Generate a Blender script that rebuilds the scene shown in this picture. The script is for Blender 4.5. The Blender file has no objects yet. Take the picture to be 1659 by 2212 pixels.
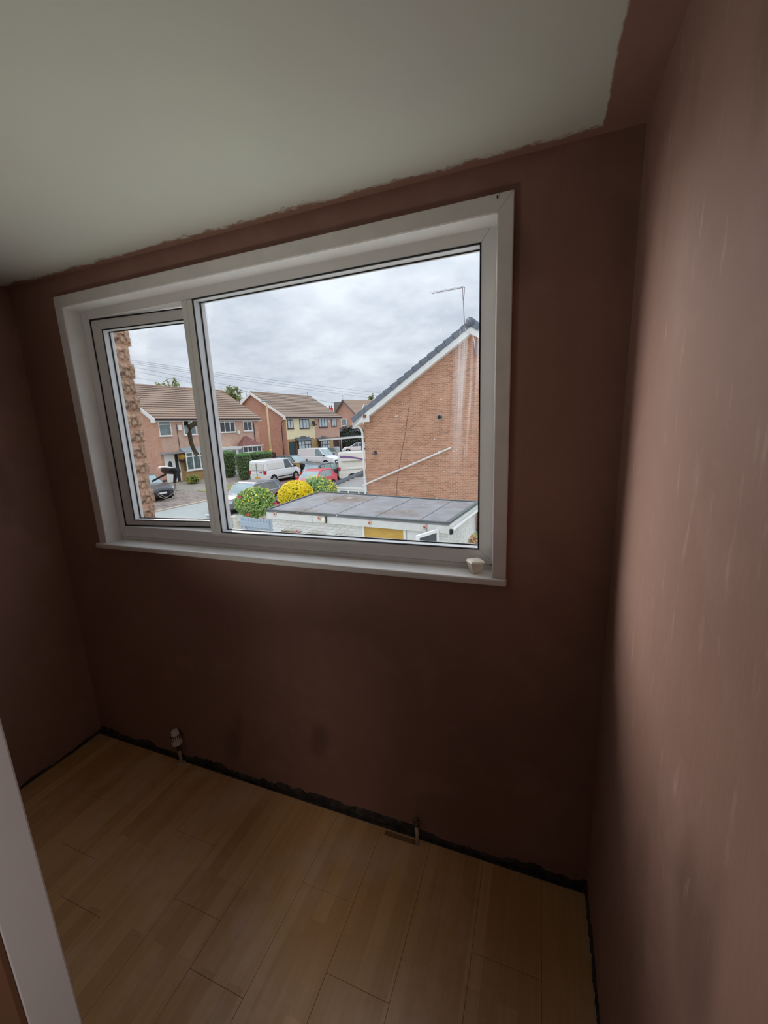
import bpy, bmesh, math, random
from mathutils import Vector, Matrix
rnd = random.Random(7)
PI = math.pi
C = bpy.context.scene.collection
scene = bpy.context.scene

# ------------------------------------------------------------------ camera
F = 875.7787; YAW, PITCH, ROLL = 0.3683, -0.2068, 0.0416
CAM = Vector((1.8316, -1.2956, 1.6589))
def _rot(a, b, c):
    return Matrix.Rotation(a, 3, 'Z') @ Matrix.Rotation(b, 3, 'X') @ Matrix.Rotation(c, 3, 'Y')
RM = _rot(YAW, PITCH, ROLL)          # columns: right, forward, up
cd = bpy.data.cameras.new('camera'); cam = bpy.data.objects.new('camera', cd); C.objects.link(cam)
cd.sensor_fit = 'HORIZONTAL'; cd.sensor_width = 36; cd.lens = F * 36 / 1659
cd.clip_start = 0.02; cd.clip_end = 600
r, f_, u = RM.col[0], RM.col[1], RM.col[2]
cam.matrix_world = Matrix(((r[0], u[0], -f_[0], CAM[0]), (r[1], u[1], -f_[1], CAM[1]), (r[2], u[2], -f_[2], CAM[2]), (0, 0, 0, 1)))
scene.camera = cam
# ------------------------------------------------------------------ view
vs = scene.view_settings
vs.view_transform = 'Standard'; vs.look = 'None'; vs.gamma = 1; vs.use_curve_mapping = False
vs.exposure = 0.32

# ------------------------------------------------------------------ node helpers
def lin(c):
    return tuple(((x / 255) / 12.92 if x / 255 <= .04045 else (((x / 255) + .055) / 1.055) ** 2.4) for x in c[:3])
class NT:
    def __init__(s, nt): s.nt = nt; nt.nodes.clear()
    def n(s, t, **k):
        nd = s.nt.nodes.new(t)
        for a, v in k.items():
            if a == 'inp':
                for i, x in v.items():
                    if isinstance(x, bpy.types.NodeSocket): s.nt.links.new(x, nd.inputs[i])
                    else: nd.inputs[i].default_value = x
            else: setattr(nd, a, v)
        return nd
    def math(s, op, a, b=0.0, c=None, clamp=False):
        i = {0: a, 1: b}
        if c is not None: i[2] = c
        return s.n('ShaderNodeMath', operation=op, use_clamp=clamp, inp=i).outputs[0]
    def mix(s, fac, a, b, blend='MIX'):
        nd = s.n('ShaderNodeMix', data_type='RGBA', blend_type=blend)
        for i, x in ((0, fac), (6, a), (7, b)):
            if isinstance(x, bpy.types.NodeSocket): s.nt.links.new(x, nd.inputs[i])
            else: nd.inputs[i].default_value = (x if i == 0 else (*x[:3], 1))
        return nd.outputs[2]
    def noise(s, vec, scale, detail=3, rough=.5, out=0):
        return s.n('ShaderNodeTexNoise', inp={'Vector': vec, 'Scale': scale, 'Detail': detail, 'Roughness': rough}).outputs[out]
    def ramp(s, fac, lo, hi, a=0.0, b=1.0):
        return s.n('ShaderNodeMapRange', inp={0: fac, 1: lo, 2: hi, 3: a, 4: b}).outputs[0]
    def obj(s): return s.n('ShaderNodeTexCoord').outputs['Object']
    def scale(s, vec, x, y, z):
        return s.n('ShaderNodeVectorMath', operation='MULTIPLY', inp={0: vec, 1: (x, y, z)}).outputs[0]
def out(t, sh):
    o = t.n('ShaderNodeOutputMaterial'); t.nt.links.new(sh, o.inputs[0])
MATS = {}
def mat(name, col, rough=.7, var=.12, vscale=6, metal=0., bump=0., bscale=60, rand=0., spec=.4, col2=None, fac2=(.5, .7), scale2=3, stretch=(1, 1, 1), coat=0):
    """plain procedural surface: base colour, soft colour variation, fine relief, per-piece tint"""
    if name in MATS: return MATS[name]
    m = bpy.data.materials.new(name); m.use_nodes = True; t = NT(m.node_tree)
    v = t.obj(); vv = t.scale(v, *stretch)
    c = lin(col)
    nz = t.noise(vv, vscale, 4)
    k = t.ramp(nz, .3, .7, 1 - var, 1 + var)
    base = t.mix(1.0, c, t.n('ShaderNodeCombineXYZ', inp={0: k, 1: k, 2: k}).outputs[0], 'MULTIPLY')
    if col2:
        f2 = t.ramp(t.noise(vv, scale2, 5, .6), fac2[0], fac2[1])
        base = t.mix(f2, base, lin(col2))
    if rand:
        r1 = t.n('ShaderNodeNewGeometry').outputs['Random Per Island']
        r2 = t.n('ShaderNodeObjectInfo').outputs['Random']
        rr = t.math('FRACT', t.math('ADD', t.math('MULTIPLY', r1, 7.3), r2))
        k2 = t.ramp(rr, 0, 1, 1 - rand, 1 + rand * .7)
        base = t.mix(1.0, base, t.n('ShaderNodeCombineXYZ', inp={0: k2, 1: k2, 2: k2}).outputs[0], 'MULTIPLY')
    b = t.n('ShaderNodeBsdfPrincipled', inp={'Base Color': base, 'Roughness': rough, 'Metallic': metal, 'Specular IOR Level': spec, 'Coat Weight': coat})
    if bump:
        bn = t.n('ShaderNodeBump', inp={'Strength': bump, 'Distance': .01, 'Height': t.noise(vv, bscale, 5)})
        t.nt.links.new(bn.outputs[0], b.inputs['Normal'])
    out(t, b.outputs[0]); MATS[name] = m
    return m

# ------------------------------------------------------------------ world: overcast sky
w = bpy.data.worlds.new('overcast_sky'); scene.world = w; w.use_nodes = True; t = NT(w.node_tree)
d = t.n('ShaderNodeTexCoord').outputs['Generated']
sx = t.n('ShaderNodeSeparateXYZ', inp={0: d})
zc = t.math('ADD', t.math('MAXIMUM', sx.outputs[2], 0.0), .22)
flat = t.n('ShaderNodeCombineXYZ', inp={0: t.math('DIVIDE', sx.outputs[0], zc), 1: t.math('DIVIDE', sx.outputs[1], zc), 2: 0.0}).outputs[0]
n1 = t.noise(flat, 1.5, 6, .55); n2 = t.noise(flat, 5.0, 5, .6)
nn = t.math('ADD', t.math('MULTIPLY', n1, .72), t.math('MULTIPLY', n2, .28))
cl = t.ramp(nn, .38, .62)
skyc = t.mix(cl, lin((184, 192, 206)), lin((224, 230, 238)))
up = t.math('ADD', .90, t.math('MULTIPLY', t.math('POWER', t.math('MAXIMUM', sx.outputs[2], 0.0), 2.0), 1.6))          # an overcast sky brightens evenly towards the zenith
skyc = t.mix(1.0, skyc, t.n('ShaderNodeCombineXYZ', inp={0: up, 1: up, 2: up}).outputs[0], 'MULTIPLY')
bg = t.n('ShaderNodeBackground', inp={0: skyc, 1: 1.0})
wo = t.n('ShaderNodeOutputWorld'); t.nt.links.new(bg.outputs[0], wo.inputs[0])

# ------------------------------------------------------------------ lamps: a sun and two unseen area lights, added to brighten the room
def area_lamp(name, loc, direction, sx_, sy_, power, col):
    l = bpy.data.lights.new(name, 'AREA'); l.shape = 'RECTANGLE'; l.size = sx_; l.size_y = sy_; l.energy = power; l.color = col
    o = bpy.data.objects.new(name, l); C.objects.link(o); o.location = loc
    o.rotation_euler = Vector(direction).to_track_quat('-Z', 'Y').to_euler()
    return o
# soft low sun added on the left to boost window light on the right wall
sd = bpy.data.lights.new('fill_sun', 'SUN'); sd.energy = 3.7; sd.angle = math.radians(38); sd.color = (1.0, .96, .92)
so = bpy.data.objects.new('fill_sun', sd); C.objects.link(so); so.rotation_euler = Vector((.84, -.50, -.20)).to_track_quat('-Z', 'Y').to_euler()
# added area light, unseen behind the open door, turned up to brighten the ceiling
wl_ = area_lamp('ceiling_fill', (.22, -.93, .55), (.82, .62, 1.8), .3, .3, 1.65, (.99, 1.0, .90)); wl_.data.spread = math.radians(84)
# dim area light added behind the camera to brighten the floor
area_lamp('floor_fill', (1.75, -1.95, 2.0), (-.95, .50, -1.05), .4, .4, 2.4, (1.0, .93, .84)).data.spread = math.radians(80)

# ------------------------------------------------------------------ pixel -> point helpers (photo 1659x2212) used to read positions on real planes
def ray(u, v): return RM @ Vector(((u - 829.5) / F, 1.0, -(v - 1106.0) / F))
def at_z(u, v, z):
    d = ray(u, v); return CAM + d * ((z - CAM.z) / d.z)
def at_y(u, v, y):
    d = ray(u, v); return CAM + d * ((y - CAM.y) / d.y)
def at_depth(u, v, D): return CAM + ray(u, v) * D
class Plane:
    """vertical plane through (ox, oy) along heading th; local x runs along it, y into the building"""
    def __init__(s, ox, oy, th): s.o = Vector((ox, oy, 0)); s.th = th; s.d = Vector((math.cos(th), math.sin(th), 0)); s.n = Vector((-s.d.y, s.d.x, 0))
    def __call__(s, u, v, off=0.0):
        d = ray(u, v); o = s.o + s.n * off; k = (o - CAM).dot(s.n) / d.dot(s.n); P = CAM + d * k
        return ((P - s.o).dot(s.d), P.z)
    def world(s, x, y, z): return s.o + s.d * x + s.n * y + Vector((0, 0, z))

# ------------------------------------------------------------------ mesh builder
class MB:
    def __init__(s): s.v = []; s.f = []
    def add(s, vs_, fs):
        b = len(s.v); s.v += [tuple(p) for p in vs_]; s.f += [tuple(i + b for i in q) for q in fs]; return s
    def box(s, x0, x1, y0, y1, z0, z1, M=None):
        p = [Vector((x, y, z)) for x in (x0, x1) for y in (y0, y1) for z in (z0, z1)]
        if M: p = [M @ q for q in p]
        return s.add(p, [(0, 1, 3, 2), (4, 6, 7, 5), (0, 4, 5, 1), (2, 3, 7, 6), (0, 2, 6, 4), (1, 5, 7, 3)])
    def beam(s, a, b, w_, h_, upv=(0, 0, 1)):
        a = Vector(a); b = Vector(b); d = (b - a); L = d.length; d.normalize()
        x = d.cross(Vector(upv)).normalized(); z = x.cross(d)
        M = Matrix((( x.x, d.x, z.x, a.x), (x.y, d.y, z.y, a.y), (x.z, d.z, z.z, a.z), (0, 0, 0, 1)))
        return s.box(-w_ / 2, w_ / 2, 0, L, -h_ / 2, h_ / 2, M)
    def prism(s, poly, axis, a, b, M=None):
        """poly: 2-D points in the two remaining axes, extruded along axis between a and b"""
        def P(p, h):
            q = {'x': (h, p[0], p[1]), 'y': (p[0], h, p[1]), 'z': (p[0], p[1], h)}[axis]
            return M @ Vector(q) if M else Vector(q)
        n = len(poly)
        return s.add([P(p, a) for p in poly] + [P(p, b) for p in poly],
                     [tuple(range(n))[::-1], tuple(range(n, 2 * n))] + [(i, (i + 1) % n, n + (i + 1) % n, n + i) for i in range(n)])
    def tube(s, pts, r, n=8, rs=None):
        pts = [Vector(p) for p in pts]; rings = []
        for i, p in enumerate(pts):
            d = (pts[min(i + 1, len(pts) - 1)] - pts[max(i - 1, 0)]).normalized()
            a = d.cross(Vector((0, 0, 1)) if abs(d.z) < .9 else Vector((1, 0, 0))).normalized(); b = d.cross(a)
            rr = rs[i] if rs else r
            rings.append([p + a * math.cos(2 * PI * k / n) * rr + b * math.sin(2 * PI * k / n) * rr for k in range(n)])
        vs_ = [q for R_ in rings for q in R_]; m = len(rings)
        fs = [(i * n + k, i * n + (k + 1) % n, (i + 1) * n + (k + 1) % n, (i + 1) * n + k) for i in range(m - 1) for k in range(n)]
        return s.add(vs_, fs + [tuple(range(n))[::-1], tuple(range((m - 1) * n, m * n))])
    def lathe(s, prof, n=20, M=None):
        """prof: (radius, z) pairs from bottom to top"""
        vs_ = [Vector((r_ * math.cos(2 * PI * k / n), r_ * math.sin(2 * PI * k / n), z_)) for r_, z_ in prof for k in range(n)]
        if M: vs_ = [M @ q for q in vs_]
        m = len(prof)
        fs = [(i * n + k, i * n + (k + 1) % n, (i + 1) * n + (k + 1) % n, (i + 1) * n + k) for i in range(m - 1) for k in range(n)]
        return s.add(vs_, fs + [tuple(range(n))[::-1], tuple(range((m - 1) * n, m * n))])
    def loft(s, rings):
        n = len(rings[0]); m = len(rings)
        fs = [(i * n + k, i * n + (k + 1) % n, (i + 1) * n + (k + 1) % n, (i + 1) * n + k) for i in range(m - 1) for k in range(n)]
        return s.add([q for R_ in rings for q in R_], fs + [tuple(range(n))[::-1], tuple(range((m - 1) * n, m * n))])
    def mesh(s, name, m, smooth=False):
        me = bpy.data.meshes.new(name); me.from_pydata(s.v, [], s.f); me.update()
        bm = bmesh.new(); bm.from_mesh(me); bmesh.ops.recalc_face_normals(bm, faces=bm.faces); bm.to_mesh(me); bm.free()
        if smooth: me.shade_smooth()
        if m: me.materials.append(m)
        return me
    def build(s, name, m, parent=None, bev=0, smooth=False, label=None, cat=None, group=None, kind=None, seg=2, auto=None):
        return link(name, s.mesh(name, m, smooth), parent, bev, label, cat, group, kind, seg, auto)
def link(name, me, parent=None, bev=0, label=None, cat=None, group=None, kind=None, seg=2, auto=None):
    o = bpy.data.objects.new(name, me); C.objects.link(o)
    if parent: o.parent = parent
    if bev:
        b = o.modifiers.new('bevel', 'BEVEL'); b.width = bev; b.segments = seg; b.limit_method = 'ANGLE'; b.angle_limit = math.radians(30)
    tag(o, label, cat, group, kind); return o
def tag(o, label=None, cat=None, group=None, kind=None):
    for k, v in (('label', label), ('category', cat), ('group', group), ('kind', kind)):
        if v: o[k] = v
    return o
def thing(name, loc=(0, 0, 0), rz=0, label=None, cat=None, group=None, kind=None, rot=None):
    o = bpy.data.objects.new(name, None); C.objects.link(o); o.location = loc; o.rotation_euler = rot or (0, 0, rz)
    o.empty_display_size = .1
    return tag(o, label, cat, group, kind)
def copy_tree(o, parent=None):
    c = o.copy(); C.objects.link(c)
    if parent: c.parent = parent
    for ch in [x for x in bpy.data.objects if x.parent == o]: copy_tree(ch, c)
    return c

# ------------------------------------------------------------------ materials
PLASTER = (146, 106, 88)
def plaster(name, scr=0.0):
    m = bpy.data.materials.new(name); m.use_nodes = True; t = NT(m.node_tree); v = t.obj()
    a = lin((160, 124, 110)); b = lin((144, 108, 96)); pk = lin((176, 140, 128)); dk = lin((104, 78, 66))
    big = t.ramp(t.noise(v, 1.1, 4, .55), .35, .65); mid = t.ramp(t.noise(v, 4.5, 5, .6), .52, .75, 0, .55)
    c = t.mix(big, a, b); c = t.mix(mid, c, pk)
    stain = t.ramp(t.noise(t.scale(v, 1, 1, .5), 3.3, 2, .4), .66, .74, 0, .5)
    c = t.mix(stain, c, dk)
    if scr:      # trowel scuffs, pale, mostly upright
        s1 = t.noise(t.scale(v, 1, 14, 2.2), 3.0, 4, .65)
        c = t.mix(t.ramp(s1, .60, .72, 0, scr), c, lin((190, 158, 144)))
    b_ = t.n('ShaderNodeBsdfPrincipled', inp={'Base Color': c, 'Roughness': .62, 'Specular IOR Level': .35})
    h = t.math('ADD', t.noise(t.scale(v, 1, 1, .35), 5, 6, .6), t.math('MULTIPLY', t.noise(v, 60, 3), .08))
    bn = t.n('ShaderNodeBump', inp={'Strength': .25, 'Distance': .02, 'Height': h}); t.nt.links.new(bn.outputs[0], b_.inputs['Normal'])
    out(t, b_.outputs[0]); return m
M_PL = plaster('bare_plaster'); M_PLR = plaster('trowelled_plaster', .5)
# painted ceiling with an unpainted plaster border where the new wall plaster laps over
m = bpy.data.materials.new('ceiling_paint'); m.use_nodes = True; t = NT(m.node_tree); v = t.obj(); sp = t.n('ShaderNodeSeparateXYZ', inp={0: v})
nz = t.noise(v, 7, 5, .65); nz2 = t.noise(v, 2.2, 3)
ex = t.math('ADD', sp.outputs[0], t.math('MULTIPLY', t.math('SUBTRACT', nz, .5), .035))
ey = t.math('ADD', sp.outputs[1], t.math('MULTIPLY', t.math('SUBTRACT', t.noise(t.scale(v, .6, 1, 1), 16, 6, .75), .5), .11))
bx = t.ramp(ex, 1.945, 1.95); by = t.ramp(ey, -.030, -.016)
bd = t.math('MAXIMUM', bx, by)
pc = t.mix(t.ramp(nz2, .3, .7), lin((206, 208, 194)), lin((204, 200, 192)))
c = t.mix(bd, pc, t.mix(nz, lin((136, 100, 86)), lin((160, 122, 106))))
b_ = t.n('ShaderNodeBsdfPrincipled', inp={'Base Color': c, 'Roughness': .7})
bn = t.n('ShaderNodeBump', inp={'Strength': .12, 'Distance': .01, 'Height': t.noise(v, 14, 6)}); t.nt.links.new(bn.outputs[0], b_.inputs['Normal'])
out(t, b_.outputs[0]); M_CEIL = m

M_UPVC = mat('white_upvc', (234, 232, 230), .35, .03, spec=.5)
M_SASH = mat('sash_upvc', (226, 224, 222), .35, .03, spec=.5)
M_TRIM = mat('casing_upvc', (234, 231, 228), .4, .05, vscale=14, spec=.5, col2=(150, 140, 128), fac2=(.74, .82), scale2=26)
M_RUB = mat('black_gasket', (16, 16, 24), .5, .05)
M_GOLD = mat('handle_metal', (128, 122, 108), .45, .06, metal=.2)
# window glass: clear, faint reflection, dried smears and specks
def glass(name, smear):
    m = bpy.data.materials.new(name); m.use_nodes = True; t = NT(m.node_tree); v = t.obj()
    tr = t.n('ShaderNodeBsdfTransparent', inp={0: (.97, .98, .98, 1)}); gl = t.n('ShaderNodeBsdfGlossy', inp={0: (1, 1, 1, 1), 1: .02})
    fr = t.n('ShaderNodeFresnel', inp={0: 1.45}).outputs[0]
    a = t.n('ShaderNodeMixShader', inp={0: t.math('MULTIPLY', fr, .10), 1: tr.outputs[0], 2: gl.outputs[0]})
    sp = t.n('ShaderNodeSeparateXYZ', inp={0: v}); X, Z = sp.outputs[0], sp.outputs[2]
    haze = t.ramp(t.noise(v, 3, 5, .6), .5, .85, 0, .02)
    speck = t.ramp(t.noise(v, 130, 1, .4), .765, .79, 0, .75)
    spot = t.ramp(t.noise(v, 3.5, 2), .46, .6)
    fac = t.math('ADD', haze, t.math('MULTIPLY', speck, spot))
    if smear:   # rain-run bird streak: upright strands, widest at the top, fading downwards
        strand = t.ramp(t.noise(t.scale(t.n('ShaderNodeVectorMath', operation='ADD', inp={0: v, 1: t.scale(t.n('ShaderNodeCombineXYZ', inp={0: Z, 1: 0.0, 2: 0.0}).outputs[0], -.06, 0, 0)}).outputs[0], 60, 1, 1.3), 1.0, 3, .6), .46, .78, 0, .42)
        cx = t.math('ADD', 1.035, t.math('MULTIPLY', t.math('SUBTRACT', Z, .27), .13))
        wid = t.ramp(Z, .28, .66, .055, .075)
        mx = t.ramp(t.math('DIVIDE', t.math('ABSOLUTE', t.math('SUBTRACT', X, cx)), wid), .35, 1.0, 1, 0)
        mz = t.math('MULTIPLY', t.ramp(Z, .24, .58, 0, 1), t.ramp(Z, .70, .74, 1, 0))
        fac = t.math('ADD', fac, t.math('MULTIPLY', t.math('MULTIPLY', strand, mx), mz))
    df = t.n('ShaderNodeBsdfTranslucent', inp={0: (.85, .88, .92, 1)}); d2 = t.n('ShaderNodeBsdfDiffuse', inp={0: (.85, .88, .92, 1)})
    dd = t.n('ShaderNodeMixShader', inp={0: .25, 1: df.outputs[0], 2: d2.outputs[0]})
    f = t.n('ShaderNodeMixShader', inp={0: t.math('MINIMUM', fac, .85), 1: a.outputs[0], 2: dd.outputs[0]})
    out(t, f.outputs[0]); return m
M_GL1 = glass('fixed_pane_glass', True); M_GL2 = glass('opening_pane_glass', False)

# laminate floor
m = bpy.data.materials.new('laminate'); m.use_nodes = True; t = NT(m.node_tree)
v = t.n('ShaderNodeTexCoord').outputs['Object']; oi = t.n('ShaderNodeObjectInfo')
loc = t.n('ShaderNodeVectorMath', operation='ADD', inp={0: v, 1: oi.outputs['Location']}).outputs[0]
rot = t.n('ShaderNodeMapping', inp={0: loc, 2: (0, 0, PI / 2)}).outputs[0]
br = t.n('ShaderNodeTexBrick', inp={'Vector': rot, 'Scale': 1.0, 'Mortar Size': .0004, 'Brick Width': .62, 'Row Height': .05225, 'Color1': (*lin((216, 174, 122)), 1), 'Color2': (*lin((192, 148, 98)), 1), 'Mortar': (*lin((176, 134, 90)), 1), 'Bias': 0.0})
br.offset = .37
gr = t.noise(t.scale(loc, 60, 2.2, 1), 1.0, 6, .6)
c = t.mix(t.ramp(gr, .35, .7, 0, .35), br.outputs[0], lin((168, 126, 84)))
dust = t.ramp(t.noise(loc, 2.6, 6, .65), .5, .72, 0, .6)
c = t.mix(dust, c, lin((222, 192, 172)))
b_ = t.n('ShaderNodeBsdfPrincipled', inp={'Base Color': c, 'Roughness': t.ramp(gr, .3, .7, .26, .38), 'Specular IOR Level': .5})
out(t, b_.outputs[0]); M_LAM = m

def brickwall(name, c1, c2, mort, bw=.225, rh=.075, ms=.006, rough=.9):
    m = bpy.data.materials.new(name); m.use_nodes = True; t = NT(m.node_tree); v = t.obj(); sp = t.n('ShaderNodeSeparateXYZ', inp={0: v})
    q = t.n('ShaderNodeCombineXYZ', inp={0: t.math('ADD', sp.outputs[0], sp.outputs[1]), 1: sp.outputs[2], 2: 0.0}).outputs[0]
    br = t.n('ShaderNodeTexBrick', inp={'Vector': q, 'Scale': 1.0, 'Mortar Size': ms, 'Brick Width': bw, 'Row Height': rh, 'Color1': (*lin(c1), 1), 'Color2': (*lin(c2), 1), 'Mortar': (*lin(mort), 1), 'Bias': -.1})
    c = t.mix(t.ramp(t.noise(v, 1.4, 5, .6), .35, .7, 0, .4), br.outputs[0], lin(mort))
    b_ = t.n('ShaderNodeBsdfPrincipled', inp={'Base Color': c, 'Roughness': rough})
    out(t, b_.outputs[0]); return m
M_BRF = brickwall('orange_brick_far', (208, 152, 124), (184, 128, 104), (212, 182, 160))
M_BRR = brickwall('red_brick_far', (186, 136, 114), (162, 114, 96), (196, 164, 146))
M_BRY = brickwall('buff_brick_far', (190, 150, 96), (172, 134, 86), (190, 166, 130))
def pebble(name, a, b):
    return mat(name, a, .95, .10, vscale=3, bump=.5, bscale=30, col2=b, fac2=(.5, .8), scale2=38)
M_PEB = pebble('pebbledash_pink', (206, 172, 154), (164, 128, 110)); M_CREAM = mat('cream_render', (240, 226, 186), .9, .03)
M_PINK = pebble('pebbledash_rose', (204, 164, 146), (176, 138, 122))
M_TEND = mat('tile_end_shadow', (74, 58, 50), .95, .2, vscale=9)  # paints the shadow line between roof courses onto the tile butt faces
M_TILE = mat('concrete_roof_tile', (164, 140, 122), .95, .12, vscale=9, rand=.12, col2=(198, 150, 92), fac2=(.62, .74), scale2=.45)
M_TILE2 = mat('weathered_roof_tile', (158, 138, 122), .95, .14, vscale=7, rand=.1)
M_TEDGE = mat('verge_tile_grey', (120, 126, 136), .9, .12, vscale=8, rand=.12)
M_WHITE = mat('white_plastic', (238, 238, 234), .5, .04); M_WHD = mat('dull_white_board', (226, 226, 220), .7, .06, vscale=5, col2=(180, 184, 178), fac2=(.66, .8), scale2=6)
M_GUT = mat('dark_gutter', (52, 40, 44), .5, .06); M_BLACK = mat('black_plastic', (30, 32, 36), .45, .06)
M_BRK = mat('red_brown_brick', (192, 142, 116), .92, .14, vscale=18, bump=.6, bscale=40, rand=.22)
M_MORT = mat('sandy_mortar', (232, 196, 168), .95, .1, vscale=8)
M_WBR = mat('white_painted_brick', (236, 236, 230), .85, .05, vscale=8, bump=.6, bscale=30, rand=.05, col2=(196, 198, 196), fac2=(.62, .78), scale2=9)
M_WMO = mat('white_painted_mortar', (226, 226, 220), .9, .05)
M_ROCK = mat('rock_faced_brick', (204, 172, 146), .95, .3, vscale=26, bump=1.0, bscale=42, rand=.16, col2=(104, 74, 58), fac2=(.50, .66), scale2=34)  # dark second colour paints crevice shade into the rock face
M_PMO = mat('pink_mortar', (216, 178, 156), .95, .12, vscale=12)
M_FELT = mat('roofing_felt', (132, 131, 134), .75, .16, vscale=3, bump=.2, bscale=50, col2=(116, 100, 88), fac2=(.46, .62), scale2=.55)
M_FEDG = mat('felt_edge_green', (92, 100, 100), .8, .12, vscale=8)
M_WIN = mat('far_window_glass', (110, 124, 124), .08, .35, vscale=2.5, spec=.8); M_DKW = mat('dark_window_glass', (52, 58, 62), .08, .3, vscale=3, spec=.8)
M_CURT = mat('net_curtain', (196, 208, 212), .9, .08, vscale=20, stretch=(12, 1, 1)); M_BROWNF = mat('brown_window_frame', (66, 48, 44), .6, .1)
M_ASPH = mat('road_asphalt', (168, 172, 168), .95, .05, vscale=2); M_PAVE = mat('block_paving', (150, 136, 126), .95, .2, vscale=4, col2=(96, 92, 92), fac2=(.5, .64), scale2=1.3, stretch=(1, 3, 1))
M_KERB = mat('concrete_kerb', (208, 194, 176), .95, .06); M_GRASS = mat('worn_grass', (146, 146, 84), .95, .25, vscale=9, col2=(146, 122, 98), fac2=(.5, .64), scale2=3)
M_GND = mat('garden_ground', (150, 140, 128), .95, .15, vscale=2); M_DRIVE = mat('brown_block_drive', (160, 128, 114), .95, .2, vscale=3, stretch=(1, 2.5, 1))
M_GATE = mat('blue_grey_paint', (176, 190, 202), .75, .06, vscale=10, stretch=(6, 6, 1)); M_POST = mat('cream_post_paint', (222, 214, 196), .8, .08)
M_TAN = mat('tan_concrete', (198, 172, 130), .9, .08)

# ================================================================== ROOM
XL, XR, H, YB = -.48, 2.046, 2.35, -2.3
WX0, WX1, WZ0, WZ1 = -.125, 1.705, 1.14, 2.262          # hole for the window
WY = .012
# window wall: plaster face stops short of the floor with a ragged lower edge
mb = MB()
mb.box(XL - .2, WX0, WY, .175, .0, H + .1); mb.box(WX1, XR + .2, WY, .175, .0, H + .1)
mb.box(WX0, WX1, WY, .175, .0, WZ0); mb.box(WX0, WX1, WY, .175, WZ1, H + .1)
mb.v = [(x, y if (z > .01 or y > .1) else y, z) for x, y, z in mb.v]
wf = mb.build('wall_front', M_PL, kind='structure')
# lift the plaster off the floor: the rough base course shows in the gap
M_ROUGH = mat('rough_base_masonry', (66, 60, 58), .98, .5, vscale=22, bump=1.0, bscale=30, col2=(110, 104, 100), fac2=(.62, .72), scale2=16)
def skirt_gap(p0, p1, nrm, name, hs=1.0):
    """ragged dark strip of stripped masonry where the skirting board was"""
    p0 = Vector(p0); p1 = Vector(p1); nrm = Vector(nrm); n = 260; mbx = MB(); rr = random.Random(5)
    top = []; h = .032
    for i in range(n + 1):
        h += rr.uniform(-.009, .009); h = min(max(h, .016), .044); top.append(h * hs)
    rows = 4
    vs_ = []
    for i in range(n + 1):
        p = p0.lerp(p1, i / n)
        for j in range(rows + 1):
            q = p + nrm * (.002 + (rr.uniform(.0, .008) if 0 < j < rows else 0)); vs_.append((q.x, q.y, top[i] * j / rows + .001))
        q = p - nrm * .004; vs_.append((q.x, q.y, top[i]))
    m_ = rows + 2
    mbx.add(vs_, [(i * m_ + j, (i + 1) * m_ + j, (i + 1) * m_ + j + 1, i * m_ + j + 1) for i in range(n) for j in range(m_ - 1)])
    return mbx.build(name, M_ROUGH, kind='structure')
skirt_gap((XL, WY, 0), (XR, WY, 0), (0, -1, 0), 'trim_1')
skirt_gap((XL, WY, 0), (XL, YB, 0), (1, 0, 0), 'trim_2', .5)
skirt_gap((XR, YB, 0), (XR, WY, 0), (-1, 0, 0), 'trim_3')
MB().box(XL - .2, XL, YB - .1, WY, 0, H + .1).build('wall_left', M_PL, kind='structure')
MB().box(XR, XR + .2, YB - .1, WY, 0, H + .1).build('wall_right', M_PLR, kind='structure')
MB().box(XL, XR, YB - .1, YB, 0, H + .1).build('wall_back', M_PL, kind='structure')
MB().box(XL - .2, XR + .2, YB - .1, .175, H, H + .12).build('ceiling', M_CEIL, kind='structure')
# floor: sub-floor plus click laminate planks, each its own piece
fl = MB().box(XL - .2, XR + .2, YB - .1, .175, -.14, -.008).build('floor', M_ROUGH, kind='structure')
pw = .209; xs = []; x = .85
while x > XL: x -= pw
while x < XR: xs.append(x); x += pw
planks = {}
for i, x0 in enumerate(xs):
    a = max(x0, XL); b = min(x0 + pw, XR)
    k = round((x0 - .85) / pw)
    y1 = -.004; seam = [-.635, -1.05, -.30, -.9, -.5, -1.2][(k * 2 + 12) % 6] if k else -.635
    for (ya, yb) in ((y1, seam), (seam, YB)):
        g = .0004
        key = (round(b - a, 3), round(ya - yb, 3))
        if key not in planks: planks[key] = MB().box(g, b - a - g, -(ya - yb) + g, -g, -.008, 0).mesh('plank', M_LAM)
        o = link('plank', planks[key], fl, bev=.0007, seg=1); o.location = (a, ya, 0)
# partition and open door just left of the camera
MB().box(XL, .56, -1.20, -1.10, 0, H).build('wall_partition', M_PL, kind='structure')
MB().box(.56, .60, -1.22, -1.08, 0, H).build('trim_4', M_TRIM, kind='structure', bev=.003)
dr = thing('door_1', (.60, -1.139, 0), kind='structure')
M_DOOR = mat('white_door_paint', (216, 214, 218), .5, .04)
MB().box(.003, .775, -.018, .022, .01, 2.0).build('door_leaf', M_DOOR, dr, bev=.002)
MB().box(.003, .775, -.022, -.018, .01, 2.0).build('door_back_edge', mat('bare_door_wood', (112, 78, 58), .7, .1), dr, label='bare brown wooden back face of the door')
for z_ in (.25, 1.7):
    MB().tube([(0, 0, z_), (0, 0, z_ + .09)], .006, 8).build('hinge', M_GOLD, dr)

# ------------------------------------------------------------------ WINDOW (structure)
win = thing('window_1', (0, 0, 0), kind='structure')
YF = .075; YG = .112
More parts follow.
